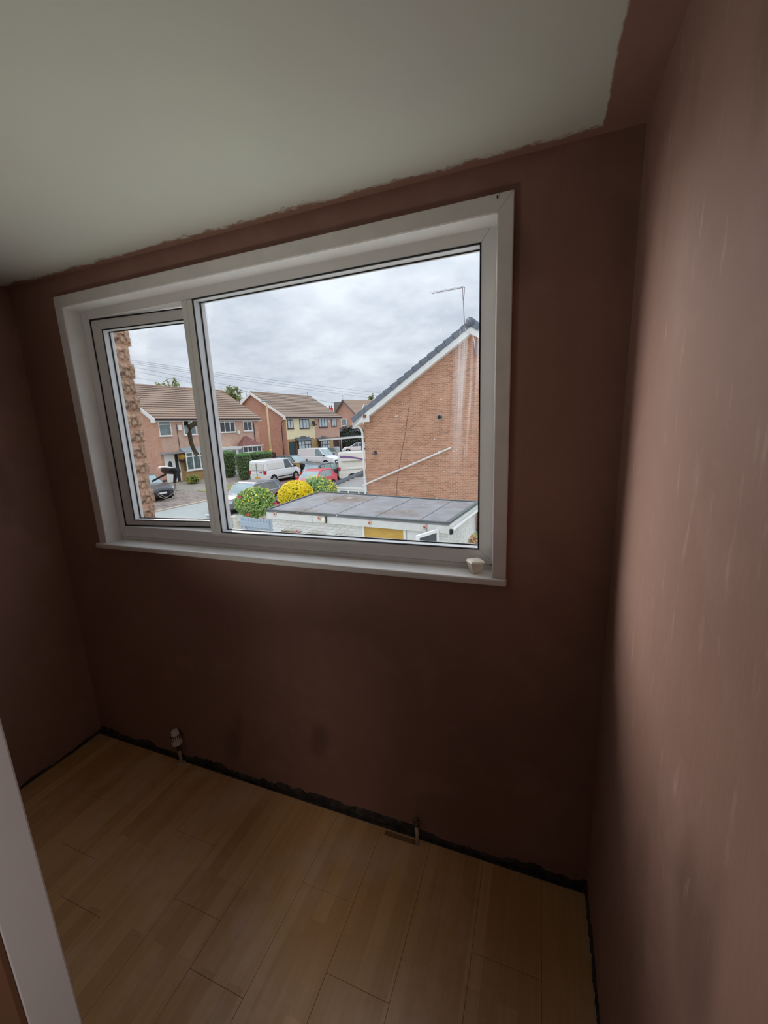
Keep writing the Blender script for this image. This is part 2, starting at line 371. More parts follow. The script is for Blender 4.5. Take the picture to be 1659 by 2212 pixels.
# flat casing boards round the reveal, mitred, with a rounded inner lip
def casing(a, b, c_, d_, n_):
    o = MB().prism([a, b, c_, d_], 'y', 0, WY).build('casing_board', M_TRIM, win, bev=.003); return o
ox0, ox1, oz0, oz1 = -.171, 1.7457, 1.160, 2.2696
ix0, ix1, iz1 = -.122, 1.702, 2.222
casing((ox0, oz0), (ix0, oz0), (ix0, iz1), (ox0, oz1), 0)
casing((ix1, oz0), (ox1, oz0), (ox1, oz1), (ix1, iz1), 0)
casing((ox0, oz1), (ix0, iz1), (ix1, iz1), (ox1, oz1), 0)
# reveal linings
MB().box(ix0 - .004, ix0 + .001, .002, YF + .06, 1.16, iz1).build('reveal_lining', M_TRIM, win, bev=.001)
MB().box(ix1 - .001, ix1 + .004, .002, YF + .06, 1.16, iz1).build('reveal_lining', M_TRIM, win, bev=.001)
MB().box(ix0, ix1, .002, YF + .06, iz1 - .001, iz1 + .004).build('reveal_lining', M_TRIM, win, bev=.001)
# sill board
MB().box(-.184, 1.748, -.014, YF + .05, 1.136, 1.160).build('sill_board', M_TRIM, win, bev=.006, seg=3)
# outer frame rails
FX0, FX1, FZ0, FZ1 = -.122, 1.702, 1.178, 2.255
SX0, SX1 = -.078, .470                                  # opening light hole
GX0, GX1 = .526, 1.648                                  # fixed light hole
HZ0, HZ1 = 1.230, 2.184
yb_ = .145
def mitre(pts, name, m=M_UPVC, y0=YF, y1=yb_, parent=win, bev=.003): return MB().prism(pts, 'y', y0, y1).build(name, m, parent, bev=bev)
mitre([(FX0, FZ1), (FX1, FZ1), (GX1, HZ1), (SX0, HZ1)], 'frame_head')
mitre([(FX0, FZ0), (SX0, HZ0), (GX1, HZ0), (FX1, FZ0)], 'frame_bottom_rail')
mitre([(FX0, FZ0), (FX0, FZ1), (SX0, HZ1), (SX0, HZ0)], 'frame_jamb')
mitre([(FX1, FZ0), (GX1, HZ0), (GX1, HZ1), (FX1, FZ1)], 'frame_jamb')
cz = (SX1 + GX0) / 2
mitre([(SX1, HZ0), (cz, HZ0 - .022), (GX0, HZ0), (GX0, HZ1), (SX1, HZ1)], 'mullion', y0=YF - .003)
MB().box(cz - .003, cz + .003, YF - .0045, YF - .002, HZ0, HZ1).build('mullion_groove', M_SASH, win)
MB().box(FX0, FX1, YF + .004, YF + .03, 1.158, FZ0 - .001).build('sill_trim', M_TRIM, win, bev=.002)
MB().box(FX1 - .01, FX1 + .0005, YF - .006, YF + .004, 1.176, 1.182).build('trim_gap', M_RUB, win)
# fixed pane: glazing bead, gaskets, glass
def ring(x0, x1, z0, z1, w_, y0, y1, name, m, parent, bev=0):
    mb = MB(); mb.box(x0, x1, y0, y1, z0, z0 + w_); mb.box(x0, x1, y0, y1, z1 - w_, z1)
    mb.box(x0, x0 + w_, y0, y1, z0 + w_, z1 - w_); mb.box(x1 - w_, x1, y0, y1, z0 + w_, z1 - w_)
    return mb.build(name, m, parent, bev=bev)
M_BEAD = mat('glazing_bead', (226, 228, 230), .3, .02, spec=.5)
ring(GX0, GX1, HZ0, HZ1, .003, YF - .001, YF + .004, 'bead_gasket', M_RUB, win)
ring(GX0, GX1, HZ0, HZ1, .004, YF + .004, YG - .003, 'glazing_bead', M_BEAD, win)
ring(GX0 + .002, GX1 - .002, HZ0 + .002, HZ1 - .002, .0055, YG - .003, YG + .002, 'glass_gasket', M_RUB, win)
g = MB().box(0, GX1 - GX0, 0, .004, 0, HZ1 - HZ0).build('glass_pane', M_GL1, win); g.location = (GX0, YG, HZ0)
# opening sash, hinged left, pushed a little way out
sash = thing('opening_sash', (SX0 + .002, YF + .004, 0)); sash.parent = win; sash.rotation_euler = (0, 0, math.radians(6.5))
SW = .556; s0, s1 = .0, SW; z0, z1 = HZ0 + .003, HZ1 - .004; sw = .058
for nm, pts in (('sash_top_rail', [(s0, z1), (s1, z1), (s1 - sw, z1 - .044), (s0 + sw, z1 - .044)]), ('sash_bottom_rail', [(s0, z0), (s0 + sw, z0 + .026), (s1 - sw, z0 + .026), (s1, z0)]),
                ('sash_stile', [(s0, z0), (s0, z1), (s0 + sw, z1 - .044), (s0 + sw, z0 + .026)]), ('sash_stile', [(s1, z0), (s1 - sw, z0 + .026), (s1 - sw, z1 - .044), (s1, z1)])):
    mitre(pts, nm, M_SASH, 0, .06, sash)
ring(s0 + sw, s1 - sw, z0 + .026, z1 - .044, .003, -.001, .003, 'sash_bead_gasket', M_RUB, sash)
ring(s0 + sw, s1 - sw, z0 + .026, z1 - .044, .004, .003, .030, 'sash_glazing_bead', M_BEAD, sash)
ring(s0 + sw + .002, s1 - sw - .002, z0 + .028, z1 - .046, .0055, .030, .035, 'sash_glass_gasket', M_RUB, sash)
g = MB().box(0, s1 - s0 - 2 * sw, .033, .037, 0, z1 - z0 - .07).build('sash_glass', M_GL2, sash); g.location = (s0 + sw, 0, z0 + .026)
ring(s0 + .001, s1, z0 - .001, z1 + .001, .004, -.003, .0, 'sash_edge_seal', M_RUB, sash)
# handle on the closing stile
hx = s1 - .046; hz_ = 1.695
MB().box(hx - .014, hx + .014, -.012, 0, hz_ - .035, hz_ + .035).build('handle_plate', M_GOLD, sash, bev=.004)
MB().tube([(hx, -.01, hz_ + .01), (hx - .004, -.042, hz_ + .012), (hx - .016, -.056, hz_ - .004), (hx - .018, -.060, hz_ - .03), (hx - .016, -.060, hz_ - .07), (hx - .006, -.058, hz_ - .105), (hx + .002, -.052, hz_ - .125)], .008, 10, rs=[.012, .012, .011, .0095, .0088, .0088, .0095]).build('handle_lever', M_GOLD, sash, smooth=True)
MB().tube([(hx - .018, -.060, hz_ + .012), (hx - .030, -.070, hz_ + .014)], .010, 12).build('handle_key_boss', M_BLACK, sash, label='black round end of the handle')

# ------------------------------------------------------------------ small things in the room
kp = at_z(1026, 1237, 1.160)
kn = thing('knob', (kp.x, kp.y + .004, 1.160), label='small off-white square knob standing on the right end of the window sill', cat='knob')
def sq(h, z, rr_=.3):
    r_ = h * rr_; pts = []
    for cx_, cy_, a0 in ((h - r_, h - r_, 0), (-h + r_, h - r_, 90), (-h + r_, -h + r_, 180), (h - r_, -h + r_, 270)):
        for k in range(4): a = math.radians(a0 + k * 30); pts.append(Vector((cx_ + r_ * math.cos(a), cy_ + r_ * math.sin(a), z)))
    return pts
Rk = Matrix.Rotation(.6, 3, 'Z')
MB().loft([[Rk @ p for p in sq(h, z)] for h, z in ((.0, .0), (.014, .0), (.016, .004), (.020, .022), (.024, .036))]).build('knob_body', mat('ivory_plastic', (226, 214, 196), .5, .06, vscale=30), kn, smooth=False)
MB().loft([[Rk @ p for p in sq(h, z)] for h, z in ((.0, .036), (.0245, .036), (.0255, .040), (.022, .0445), (.010, .047), (.0, .0475))]).build('knob_cap', mat('ivory_cap', (232, 224, 210), .5, .08, vscale=30), kn)

vp = at_z(397, 1645, 0)
M_PIPE = mat('painted_pipe', (196, 180, 158), .5, .1, vscale=30)
tv = thing('radiator_valve', (vp.x, vp.y - .012, 0), label='white thermostatic radiator valve on a short pipe at the left of the floor', cat='valve')
MB().tube([(0, 0, 0), (-.002, .0, .045), (-.004, 0, .078)], .0075, 10).build('pipe', M_PIPE, tv, smooth=True)
MB().lathe([(.018, 0), (.018, .003), (.009, .004)], 14).build('pipe_collar', M_PIPE, tv)
Mv = Matrix.Translation((-.004, 0, .078)) @ Matrix.Rotation(math.radians(-5), 4, 'Y')
MB().lathe([(.009, 0), (.012, .002), (.012, .014), (.009, .016), (.009, .026), (.014, .028), (.014, .036), (.010, .04)], 8, Mv).build('valve_body', mat('dull_brass', (104, 92, 76), .4, .1, metal=.6), tv)
Mh = Mv @ Matrix.Translation((0, 0, .036))
M_TRV = mat('valve_plastic', (226, 220, 204), .45, .04)
MB().lathe([(.017, 0), (.025, .004), (.026, .022), (.0245, .026)], 20, Mh).build('valve_collar', M_TRV, tv, smooth=False)
MB().lathe([(.0245, .026), (.023, .05), (.019, .064), (.017, .066)], 20, Mh).build('valve_head', M_TRV, tv)
mb = MB()
for k in range(16):
    a = 2 * PI * k / 16; R_ = Mh @ Matrix.Rotation(a, 4, 'Z'); mb.box(.0195, .0245, -.0016, .0016, .029, .058, R_)
mb.build('grip_slots', M_BLACK, tv, label='black slots round the valve head')
MB().lathe([(.017, .066), (.017, .076), (.014, .08), (0, .081)], 20, Mh).build('valve_cap', M_TRV, tv)

pp = at_z(903, 1818, 0)
cp = thing('capped_pipe', (pp.x, pp.y - .01, 0), label='short bare pipe with a brass fitting standing at the right of the floor', cat='pipe')
MB().tube([(0, 0, 0), (.001, 0, .05), (-.003, 0, .095)], .0075, 10).build('pipe', M_PIPE, cp, smooth=True)
MB().lathe([(.009, .09), (.013, .093), (.013, .108), (.009, .11), (.007, .125), (.004, .128)], 6).build('pipe_fitting', mat('dull_brass', (104, 92, 76)), cp)
MB().tube([(-.016, 0, .112), (.012, 0, .112)], .006, 8).build('valve_spindle', mat('dull_brass', (104, 92, 76)), cp)
MB().box(-.14, -.008, -.008, .008, .0005, .006).build('wood_packer', mat('packer_wood', (128, 96, 66), .8, .15), cp, label='thin strip of wood lying beside the pipe')
nl = at_y(1075, 428, 0)
MB().tube([(0, .012, 0), (0, -.008, .001)], .0022, 8).build('nail', M_BLACK, label='black nail head in the top right corner of the window casing', cat='nail').location = nl

# ================================================================== OUTSIDE
GK = [(-50, -2.0), (0, -2.07), (7.4, -2.3), (8.4, -2.42), (16, -2.6), (20, -2.85), (200, -2.85)]
FAC = Plane(-25.97, 22.07, math.radians(83))             # street frontage line of the far houses
def gz_u(u_):
    for (a, za), (b, zb) in zip(GK, GK[1:]):
        if a <= u_ <= b: return za + (zb - za) * (u_ - a) / (b - a)
    return GK[0][1] if u_ < GK[0][0] else GK[-1][1]
def gz(x, y): return gz_u(-(Vector((x, y, 0)) - FAC.o).dot(FAC.n))
def at_ground(u, v):
    z = -2.6
    for _ in range(12): P = at_z(u, v, z); z = gz(P.x, P.y)
    return at_z(u, v, z)
def strip(name, u0, u1, s0_, s1_, m, dz, th=.06, parent=None, **k):
    """ground strip between distances u0..u1 out from the frontage line, s along it; follows the slope"""
    cuts = sorted({u0, u1, *[a for a, _ in GK if u0 < a < u1]}); top = []; 
    mb = MB(); vs_ = []
    for uu in cuts:
        for ss in (s0_, s1_):
            P = FAC.world(ss, -uu, 0); vs_.append((P.x, P.y, gz_u(uu) + dz)); vs_.append((P.x, P.y, gz_u(uu) + dz - th))
    fs = []
    for i in range(len(cuts) - 1):
        b = i * 4; fs += [(b, b + 2, b + 6, b + 4), (b + 1, b + 5, b + 7, b + 3), (b, b + 4, b + 5, b + 1), (b + 2, b + 3, b + 7, b + 6)]
    fs += [(0, 1, 3, 2)]; b = (len(cuts) - 1) * 4; fs += [(b, b + 2, b + 3, b + 1)]
    return mb.add(vs_, fs).build(name, m, parent, **k)
strip('ground', -60, 60, -60, 160, M_GND, -.02, .3, kind='structure')
strip('road', 9.0, 15.0, -60, 160, M_ASPH, 0.0, .02, kind='structure')
kb = thing('trim_5', FAC.world(0, -8.9, gz_u(8.9)), FAC.th, kind='structure')
for i in range(-14, 40):
    MB().box(i * .915 + .004, (i + 1) * .915 - .004, -.07, .07, -.1, .06).build('kerb_stone', M_KERB, kb)
strip('driveway', 1.0, 8.78, -9.5, -.95, M_PAVE, 0.015, .03, kind='structure')
strip('pavement', 7.42, 8.78, -.9, 60, M_DRIVE, 0.015, .03, kind='structure')
strip('grass_verge', 5.5, 7.4, -.9, 4.4, M_GRASS, .03, .04, label='worn patch of grass in front of the clipped hedges', cat='grass', kind='stuff')
strip('yard', 18.0, 40, -40, 3.0, mat('yard_paving', (190, 188, 180), .9, .1), 0.0, .02, kind='structure')

# ------------------------------------------------------------------ bricks as geometry
def brick_field(parent, inside, x0, x1, z0, z1, mode, mb_mat, y=0., L=.215, Hh=.065, j=.010, dep=.012, limit=300, key=None, jit=.0025, kind_name='brick'):
    """running bond on the local x/z plane at depth y; the biggest-looking pieces become parts, the rest one stuff part"""
    items = []; rows = int((z1 - z0) / (Hh + j))
    for r_ in range(rows):
        z = z0 + r_ * (Hh + j); off = (r_ % 2) * (L + j) / 2
        x = x0 - off
        while x < x1:
            a = max(x, x0); b = min(x + L, x1)
            if b - a > .04 and inside(a, b, z, z + Hh): items.append((a, b, z))
            x += L + j
    items.sort(key=key or (lambda q: 0))
    base = {}
    rest = MB()
    for i, (a, b, z) in enumerate(items):
        jy = rnd.uniform(-jit, jit)
        if i < limit:
            k = round(b - a, 2)
            if k not in base: base[k] = MB().box(0, k, -dep, .004, 0, Hh).mesh('brick', mb_mat)
            o = bpy.data.objects.new(kind_name, base[k]); C.objects.link(o); o.parent = parent
            o.location = (a, y + jy, z) if mode == 'x' else (y - jy, a, z)
            if mode == 'y': o.rotation_euler = (0, 0, PI / 2)
        else:
            if mode == 'x': rest.box(a, b, y + jy - dep, y + .004, z, z + Hh)
            else: rest.box(y - .004, y - jy + dep, a, b, z, z + Hh)
    if rest.v: rest.build('brickwork', mb_mat, parent, kind='stuff')
    return len(items)

# ------------------------------------------------------------------ rock-faced pier of this house, seen through the opening light
PX = -.25
pier = thing('brick_pier', (PX, .39, gz(0, 8)), label='rough rock-faced brick pier close outside the left opening window', cat='wall')
zb = 1.05 - gz(0, 8)
MB().box(-.22, -.010, -.212, .008, -.05, 3.0 - gz(0, 8)).build('mortar_core', M_PMO, pier)
vars_ = []
for k in range(7):
    rr = random.Random(k + 40); mb = MB(); nx, nz_ = 9, 6; W_, H_ = .118, .074
    vs_ = []
    for i in range(nx + 1):
        for jj in range(nz_ + 1):
            edge = (i in (0, nx)) or (jj in (0, nz_))
            yy = -W_ + W_ * i / nx + (rr.uniform(-.004, .004) if edge else 0)
            vs_.append((-.008 if edge else rr.uniform(.002, .013), yy, H_ * jj / nz_ + (rr.uniform(-.004, .004) if edge else 0)))
    fs = [(i * (nz_ + 1) + jj, (i + 1) * (nz_ + 1) + jj, (i + 1) * (nz_ + 1) + jj + 1, i * (nz_ + 1) + jj + 1) for i in range(nx) for jj in range(nz_)]
    n0 = len(vs_); per = [i * (nz_ + 1) for i in range(nx + 1)] + [nx * (nz_ + 1) + jj for jj in range(1, nz_ + 1)] + [i * (nz_ + 1) + nz_ for i in range(nx - 1, -1, -1)] + [jj for jj in range(nz_ - 1, 0, -1)]
    bk = [(-.10, vs_[p][1], vs_[p][2]) for p in per]
    mb.add(vs_ + bk, fs + [(per[i], per[(i + 1) % len(per)], n0 + (i + 1) % len(per), n0 + i) for i in range(len(per))] + [tuple(range(n0, n0 + len(per)))])
    vars_.append(mb.mesh('brick', M_ROCK))
for i in range(20):
    o = bpy.data.objects.new('brick', vars_[i % 7]); C.objects.link(o); o.parent = pier
    o.location = (rnd.uniform(-.003, .003), .016 + (.008 if i % 2 else -.006) + rnd.uniform(-.004, .004), 1.02 - gz(0, 8) + i * .0865)
# second header column, smoother, against the house wall
# security camera hung on the pier
Q = lambda u_, v_, y_=.50: at_y(u_, v_, y_)
sc = thing('security_camera', Q(365, 1018), label='black security camera with white lens hood fixed beside the rough brick pier', cat='camera')
def loc(P, root): return Vector(P) - root.location
L_ = lambda u_, v_, y_=.50: loc(Q(u_, v_, y_), sc)
MB().tube([L_(352, 1014), L_(358, 1016), L_(371, 1017), L_(384, 1018)], .02, 14, rs=[.020, .022, .021, .021]).build('camera_body', M_BLACK, sc, smooth=True)
MB().tube([L_(345, 1014), L_(354, 1015)], .017, 14, rs=[.018, .021]).build('lens_hood', mat('pale_pink_plastic', (222, 206, 200), .5, .04), sc, label='pale round lens hood')
MB().tube([L_(380, 1016), L_(379, 1030), L_(377, 1042)], .009, 12, rs=[.013, .011, .008]).build('mount_elbow', M_BLACK, sc)
MB().tube([L_(328, 1040, .42), L_(345, 1031, .46), L_(356, 1026), L_(361, 1018)], .006, 8).build('bracket_arm', M_BLACK, sc)
MB().tube([L_(377, 1040), L_(378, 1056), L_(374, 1066), L_(360, 1075), L_(346, 1068), L_(334, 1052, .45), L_(327, 1048, .42)], .0022, 8).build('cable', mat('grey_cable', (150, 154, 158), .5, .05), sc)
MB().tube([L_(378, 1040), L_(381, 1060), L_(376, 1076), L_(360, 1079), L_(345, 1073), L_(330, 1056, .45)], .0022, 8).build('cable', MATS['grey_cable'], sc)

# ------------------------------------------------------------------ white garage across the yard
gA = at_z(573.6, 1102, -.45); gB = at_z(970, 1131, -.45); gC = at_z(1034, 1085, -.45); gD = at_z(690, 1063, -.45)
gth = math.atan2(gB.y - gA.y, gB.x - gA.x); GP = Plane(gA.x, gA.y, gth); GG = gz(gB.x, gB.y)
garage = thing('garage', (gA.x, gA.y, GG), gth, label='white painted brick garage with flat felt roof below the window', cat='garage')
GL = (gB - gA).length
def gl(P): q = P - GP.o; return (q.dot(GP.d), q.dot(GP.n))
rz_ = -.45 - GG
back_r = gl(gC); back_l = gl(gD)
inner = [(.12, .10), (GL - .12, .10), (back_r[0] - .12, back_r[1] - .1), (back_l[0] + .12, back_l[1] - .1)]
MB().prism(inner, 'z', -.05, rz_ - .05).build('wall_core', M_WMO, garage)
roof_poly = [(0, 0), (GL, 0), back_r, back_l]
MB().prism(roof_poly, 'z', rz_ - .05, rz_).build('felt_roof', M_FELT, garage)
def gedge(a, b, name, m_, w_=.07, h_=.03, dz=0.012):
    MB().beam((a[0], a[1], rz_ + dz), (b[0], b[1], rz_ + dz), w_, h_).build(name, m_, garage, bev=.006)
gedge((0, .02), (GL, .02), 'felt_kerb', M_FEDG); gedge((GL - .03, 0), back_r, 'felt_kerb', M_FEDG, .1, .05); gedge(back_r, back_l, 'felt_kerb', M_FEDG); gedge((.02, 0), back_l, 'felt_kerb', M_FEDG)
for k in (.22, .43, .64, .86):                            # lapped felt sheets
    a = (GL * k, .05); b = (back_l[0] + (back_r[0] - back_l[0]) * (k + .005), back_l[1] + (back_r[1] - back_l[1]) * k - .05)
    MB().beam((a[0], a[1], rz_ + .002), (b[0], b[1], rz_ + .002),   .022, .005).build('felt_lap', M_FEDG, garage)
pt = gl(at_z(755, 1076, -.45)); MB().box(pt[0] - .1, pt[0] + .1, pt[1] - .08, pt[1] + .08, rz_, rz_ + .006).build('roof_patch', mat('pale_patch', (196, 196, 194), .8, .05), garage, label='pale square patch on the felt roof')
# front fascia boards
for a, b in ((0, 1.55), (1.56, 4.72), (4.73, GL)):
    MB().box(a + .002, b - .002, .01, .035, rz_ - .235, rz_ - .03).build('fascia_board', M_WHD, garage, bev=.003)
MB().beam((GL - .01, .02, rz_ - .10), (back_r[0] - .01, back_r[1], rz_ - .10), .025, .14).build('fascia_board', M_WHD, garage)
MB().beam((GL + .05, -.02, rz_ - .16), (back_r[0] + .05, back_r[1], rz_ - .16), .07, .05).build('gutter', M_WHITE, garage, bev=.01)
MB().tube([(GL + .05, .0, rz_ - .17), (GL + .04, .05, rz_ - .24), (GL + .0, .10, rz_ - .26)], .022, 8).build('gutter_outlet', M_BLACK, garage)
MB().box(GL + .02, GL + .09, -.03, .03, rz_ - .22, rz_ - .12).build('gutter_end', M_BLACK, garage, bev=.004)
MB().tube([(back_r[0] + .02, back_r[1] - .04, rz_ - .15), (back_r[0], back_r[1] - .08, rz_ - .35), (back_r[0] - .04, back_r[1] - .08, .05)], .03, 8).build('downpipe', M_BLACK, garage)
def gp(u_, v_): s_, z_ = GP(u_, v_, .1); return s_, z_ - GG
# openings in the front wall
ox_a, _ = gp(789, 1150); ox_b, _ = gp(873, 1155); dx_a, _ = gp(877, 1150); dx_b, _ = gp(929, 1160); top_o = rz_ - .24
def g_in(a, b, z, z2): return not (b > ox_a - .055 and a < dx_b + .05)
brick_field(garage, g_in, .12, GL - .12, rz_ - .25 - .075 * 14, rz_ - .25, 'x', M_WBR, y=.10, limit=300, dep=.012)
MB().box(.125, ox_a - .1, .092, .1, .02, rz_ - .25 - .075 * 14).build('lower_wall_face', M_WBR, garage)
MB().box(ox_a + .0, ox_b, .07, .1, top_o - 1.0, top_o).build('boarded_window', mat('ochre_board', (206, 166, 84), .7, .1, vscale=4, stretch=(1, 1, 4)), garage, label='ochre yellow board filling the garage window')
for xx in (ox_a - .06, ox_b + .0, dx_b): MB().box(xx, xx + .06, .05, .11, top_o - 1.0, top_o).build('window_frame', M_WHITE, garage, bev=.004)
MB().box(dx_a + .04, dx_b, .07, .1, top_o - 1.9, top_o).build('door', M_WHITE, garage); MB().box(dx_a + .06, dx_b - .02, .06, .07, top_o - .42, top_o - .40).build('door_rail', M_WHD, garage)
# side wall of white bricks
sr = math.atan2(back_r[1], back_r[0] - GL); SL = math.hypot(back_r[0] - GL, back_r[1]) - .2
sw_ = thing('side_wall', (GL - .12, .1, 0), 0); sw_.parent = garage; sw_.rotation_euler = (0, 0, sr)
MB().box(0, SL, .0, .02, .0, rz_ - .1).build('side_wall_face', M_WMO, sw_)
rest = MB()
for r_ in range(22):
    z = rz_ - .2 - .075 * (r_ + 1); x = -(r_ % 2) * .1125
    while x < SL - .05:
        a, b = max(x, 0), min(x + .215, SL)
        if b - a > .04: jy = rnd.uniform(-.003, .003); rest.box(a, b, -.014 + jy, .002, z, z + .065)
        x += .225
rest.build('brickwork', M_WBR, sw_, kind='stuff')
p_ = gl(at_z(1035, 1160, -1.1))
MB().box(SL - .02, SL + .10, -.03, .04, 0, rz_ - .12).build('corner_board', M_WHITE, sw_)
# bulkhead lamps on the fascia, dome sounder
lampm = mat('white_lamp_body', (214, 190, 172), .4, .04); redm = mat('red_lamp_centre', (186, 84, 66), .4, .05)
proto = None
for i, (u_, v_, wh) in enumerate(((594, 1110, 'leftmost, near the gate end'), (690, 1119, 'beside the cream dome'), (799, 1129, 'above the ochre board'), (918, 1138, 'nearest the open glazed door'))):
    s_, z_ = GP(u_, v_, .0); W_ = GP.world(s_, .008, z_)
    if proto is None:
        proto = thing('fascia_lamp', W_, gth)
        Mr = Matrix.Rotation(PI / 2, 4, 'X')
        MB().lathe([(.052, 0), (.054, .012), (.046, .03), (.034, .034)], 16, Mr).build('lamp_body', lampm, proto, smooth=False)
        MB().lathe([(.024, .034), (.026, .042), (.018, .05)], 12, Mr).build('lamp_centre', redm, proto, label='dull red centre of the round fitting'); o = proto
    else: o = copy_tree(proto); o.location = W_
    tag(o, 'small round white fitting with red centre on the garage fascia, ' + wh, 'lamp', 'round fittings on the garage fascia')
s_, z_ = GP(700, 1124, .0); W_ = GP.world(s_, .0, z_)
bl = thing('alarm_sounder', W_, gth, label='cream dome shaped sounder hanging on the garage fascia', cat='alarm')
MB().lathe([(.075, 0), (.078, .01), (.06, .05), (.03, .07), (0, .075)], 16, Matrix.Rotation(PI / 2, 4, 'X')).build('dome', mat('cream_plastic', (232, 226, 196), .5, .05), bl, smooth=True)
MB().box(.07, .085, -.04, .0, -.06, .12).build('bracket', M_BLACK, bl)
# glazed door standing open at the right end
s_, z_ = GP(943, 1150, -.1); 
od = thing('open_door', GP.world(s_, .0, GG), gth, label='open white framed glazed door at the right end of the garage front', cat='door')
dv = Matrix.Rotation(math.radians(-110), 4, 'Z'); zt = rz_ - .14
for a, b, c_, e in ((0, .07, 0, zt), (.63, .70, 0, zt), (0.07, .63, zt - .07, zt), (.07, .63, .0, .12), (.07, .63, .9, .97)): MB().box(a, b, -.025, .025, c_, e, dv).build('door_rail', M_WHITE, od, bev=.004)
MB().box(.07, .63, -.006, .006, .97, zt - .07, dv).build('door_glass', M_DKW, od)
MB().box(.07, .63, -.015, .015, .12, .9, dv).build('door_panel', M_WHITE, od)
# wire planters on the white wall
M_WIRE = mat('black_wire', (44, 42, 36), .5, .05); M_COIR = mat('coir_liner', (170, 150, 100), .95, .25, vscale=40)
for i, (u0, u1, v_, wh) in enumerate(((612, 647, 1152, 'with a red tag, nearest the gate'), (666, 700, 1158, 'in the middle of the row'), (724, 760, 1163, 'nearest the ochre board'))):
    a, z_ = GP(u0, v_, 0.0); b, _ = GP(u1, v_ + 3, 0.0); o = thing('wire_planter', GP.world(a, .085, z_ - .055), gth, label='black wire wall planter on the white garage wall, ' + wh, cat='planter', group='wire planters on the garage wall')
    Wd = b - a; mb = MB()
    for zz, k in ((.14, 1.), (.07, .9), (.0, .72)):
        mb.tube([(Wd / 2 - Wd / 2 * k, 0, zz), (Wd / 2 - Wd / 2 * k, -.16 * k, zz), (Wd / 2 + Wd / 2 * k, -.16 * k, zz), (Wd / 2 + Wd / 2 * k, 0, zz)], .006, 6)
    for q in range(7):
        xx = Wd * q / 6; mb.tube([(xx, -.16, .14), (Wd / 2 + (xx - Wd / 2) * .72, -.115, 0), (Wd / 2 + (xx - Wd / 2) * .72, 0, 0)], .005, 6)
    mb.build('wire_frame', M_WIRE, o)
    MB().prism([(-.01, 0), (-.14, 0), (-.10, -.0), (-.09, .0)], 'x', .02, Wd - .02)
    MB().loft([[Vector((Wd * .16, -.01, .01)), Vector((Wd * .16, -.10, .01)), Vector((Wd * .84, -.10, .01)), Vector((Wd * .84, -.01, .01))], [Vector((.02, -.01, .12)), Vector((.02, -.145, .12)), Vector((Wd - .02, -.145, .12)), Vector((Wd - .02, -.01, .12))]]).build('liner', M_COIR, o)
    if i == 0: MB().box(Wd - .03, Wd + .01, -.17, -.165, .06, .2).build('red_tag', mat('red_plastic', (196, 70, 80), .5, .04), o, label='small red tag on the planter')

# ------------------------------------------------------------------ gate and fence left of the garage
FP = Plane(gA.x, gA.y, gth)
def fp(u_, v_): s_, z_ = FP(u_, v_, .15); return s_, z_ - GG
a0, zt0 = fp(518, 1117); a1, zt1 = fp(588, 1122)
gate = thing('garden_gate', FP.world(a0, .15, GG), gth, label='blue-grey boarded gate with a diagonal brace beside the garage', cat='gate')
GW = a1 - a0; n = 11
for i in range(n): MB().box(GW * i / n + .008, GW * (i + 1) / n - .008, 0, .02, .05, zt0).build('board', M_GATE, gate, bev=.003)
MB().box(0, GW * .92, -.035, -.001, zt0 - .26, zt0 - .1).build('top_rail', M_GATE, gate, bev=.004)
MB().box(0, GW, -.035, -.001, .2, .34).build('bottom_rail', M_GATE, gate, bev=.004)
MB().beam((.12, -.018, zt0 - .28), (GW * .9, -.018, .36), .033, .12).build('brace', M_GATE, gate, bev=.004)
b0, zb0 = fp(507, 1116)
po = thing('gate_post', FP.world(b0, .15, GG), gth, label='cream painted gate post with a capped top left of the gate', cat='post')
MB().box(-.045, .045, -.045, .045, 0, zb0 - .03).build('post', M_POST, po, bev=.006); MB().lathe([(.085, zb0 - .03), (.085, zb0 + .0), (.03, zb0 + .06)], 4, Matrix.Rotation(PI / 4, 4, 'Z')).build('post_cap', M_POST, po)
c0, zc0 = fp(484, 1119)
fe = thing('side_fence', FP.world(b0 - .06, .15, GG), gth, label='blue-grey paling fence section left of the cream gate post', cat='fence')
for i in range(9): 
    x1 = -.005 - i * .13; MB().box(x1 - .112, x1, 0, .02, .05, zc0 + (.0 if i % 2 else .02)).build('board', M_GATE, fe, bev=.003)
MB().beam((-1.2, -.02, zc0 - .30), (0, -.02, zc0 - .12), .03, .09).build('rail', M_GATE, fe, bev=.003)
MB().box(-1.2, 0, -.02, .04, zc0 + .03, zc0 + .06).build('capping', mat('pale_capping', (216, 222, 226), .7, .05), fe)

# ------------------------------------------------------------------ foliage
def leafmat(name, cols, rough=.6):
    m = bpy.data.materials.new(name); m.use_nodes = True; t = NT(m.node_tree)
    r1 = t.n('ShaderNodeNewGeometry').outputs['Random Per Island']
    cr = t.n('ShaderNodeValToRGB', inp={0: r1}); cr.color_ramp.interpolation = 'LINEAR'
    el = cr.color_ramp.elements
    while len(el) < len(cols): el.new(.5)
    for i, c in enumerate(cols): el[i].position = i / (len(cols) - 1); el[i].color = (*lin(c), 1)
    b_ = t.n('ShaderNodeBsdfPrincipled', inp={'Base Color': cr.outputs[0], 'Roughness': rough, 'Specular IOR Level': .3})
    tl = t.n('ShaderNodeBsdfTranslucent', inp={0: cr.outputs[0]})
    mx = t.n('ShaderNodeMixShader', inp={0: .3, 1: b_.outputs[0], 2: tl.outputs[0]}); out(t, mx.outputs[0]); return m
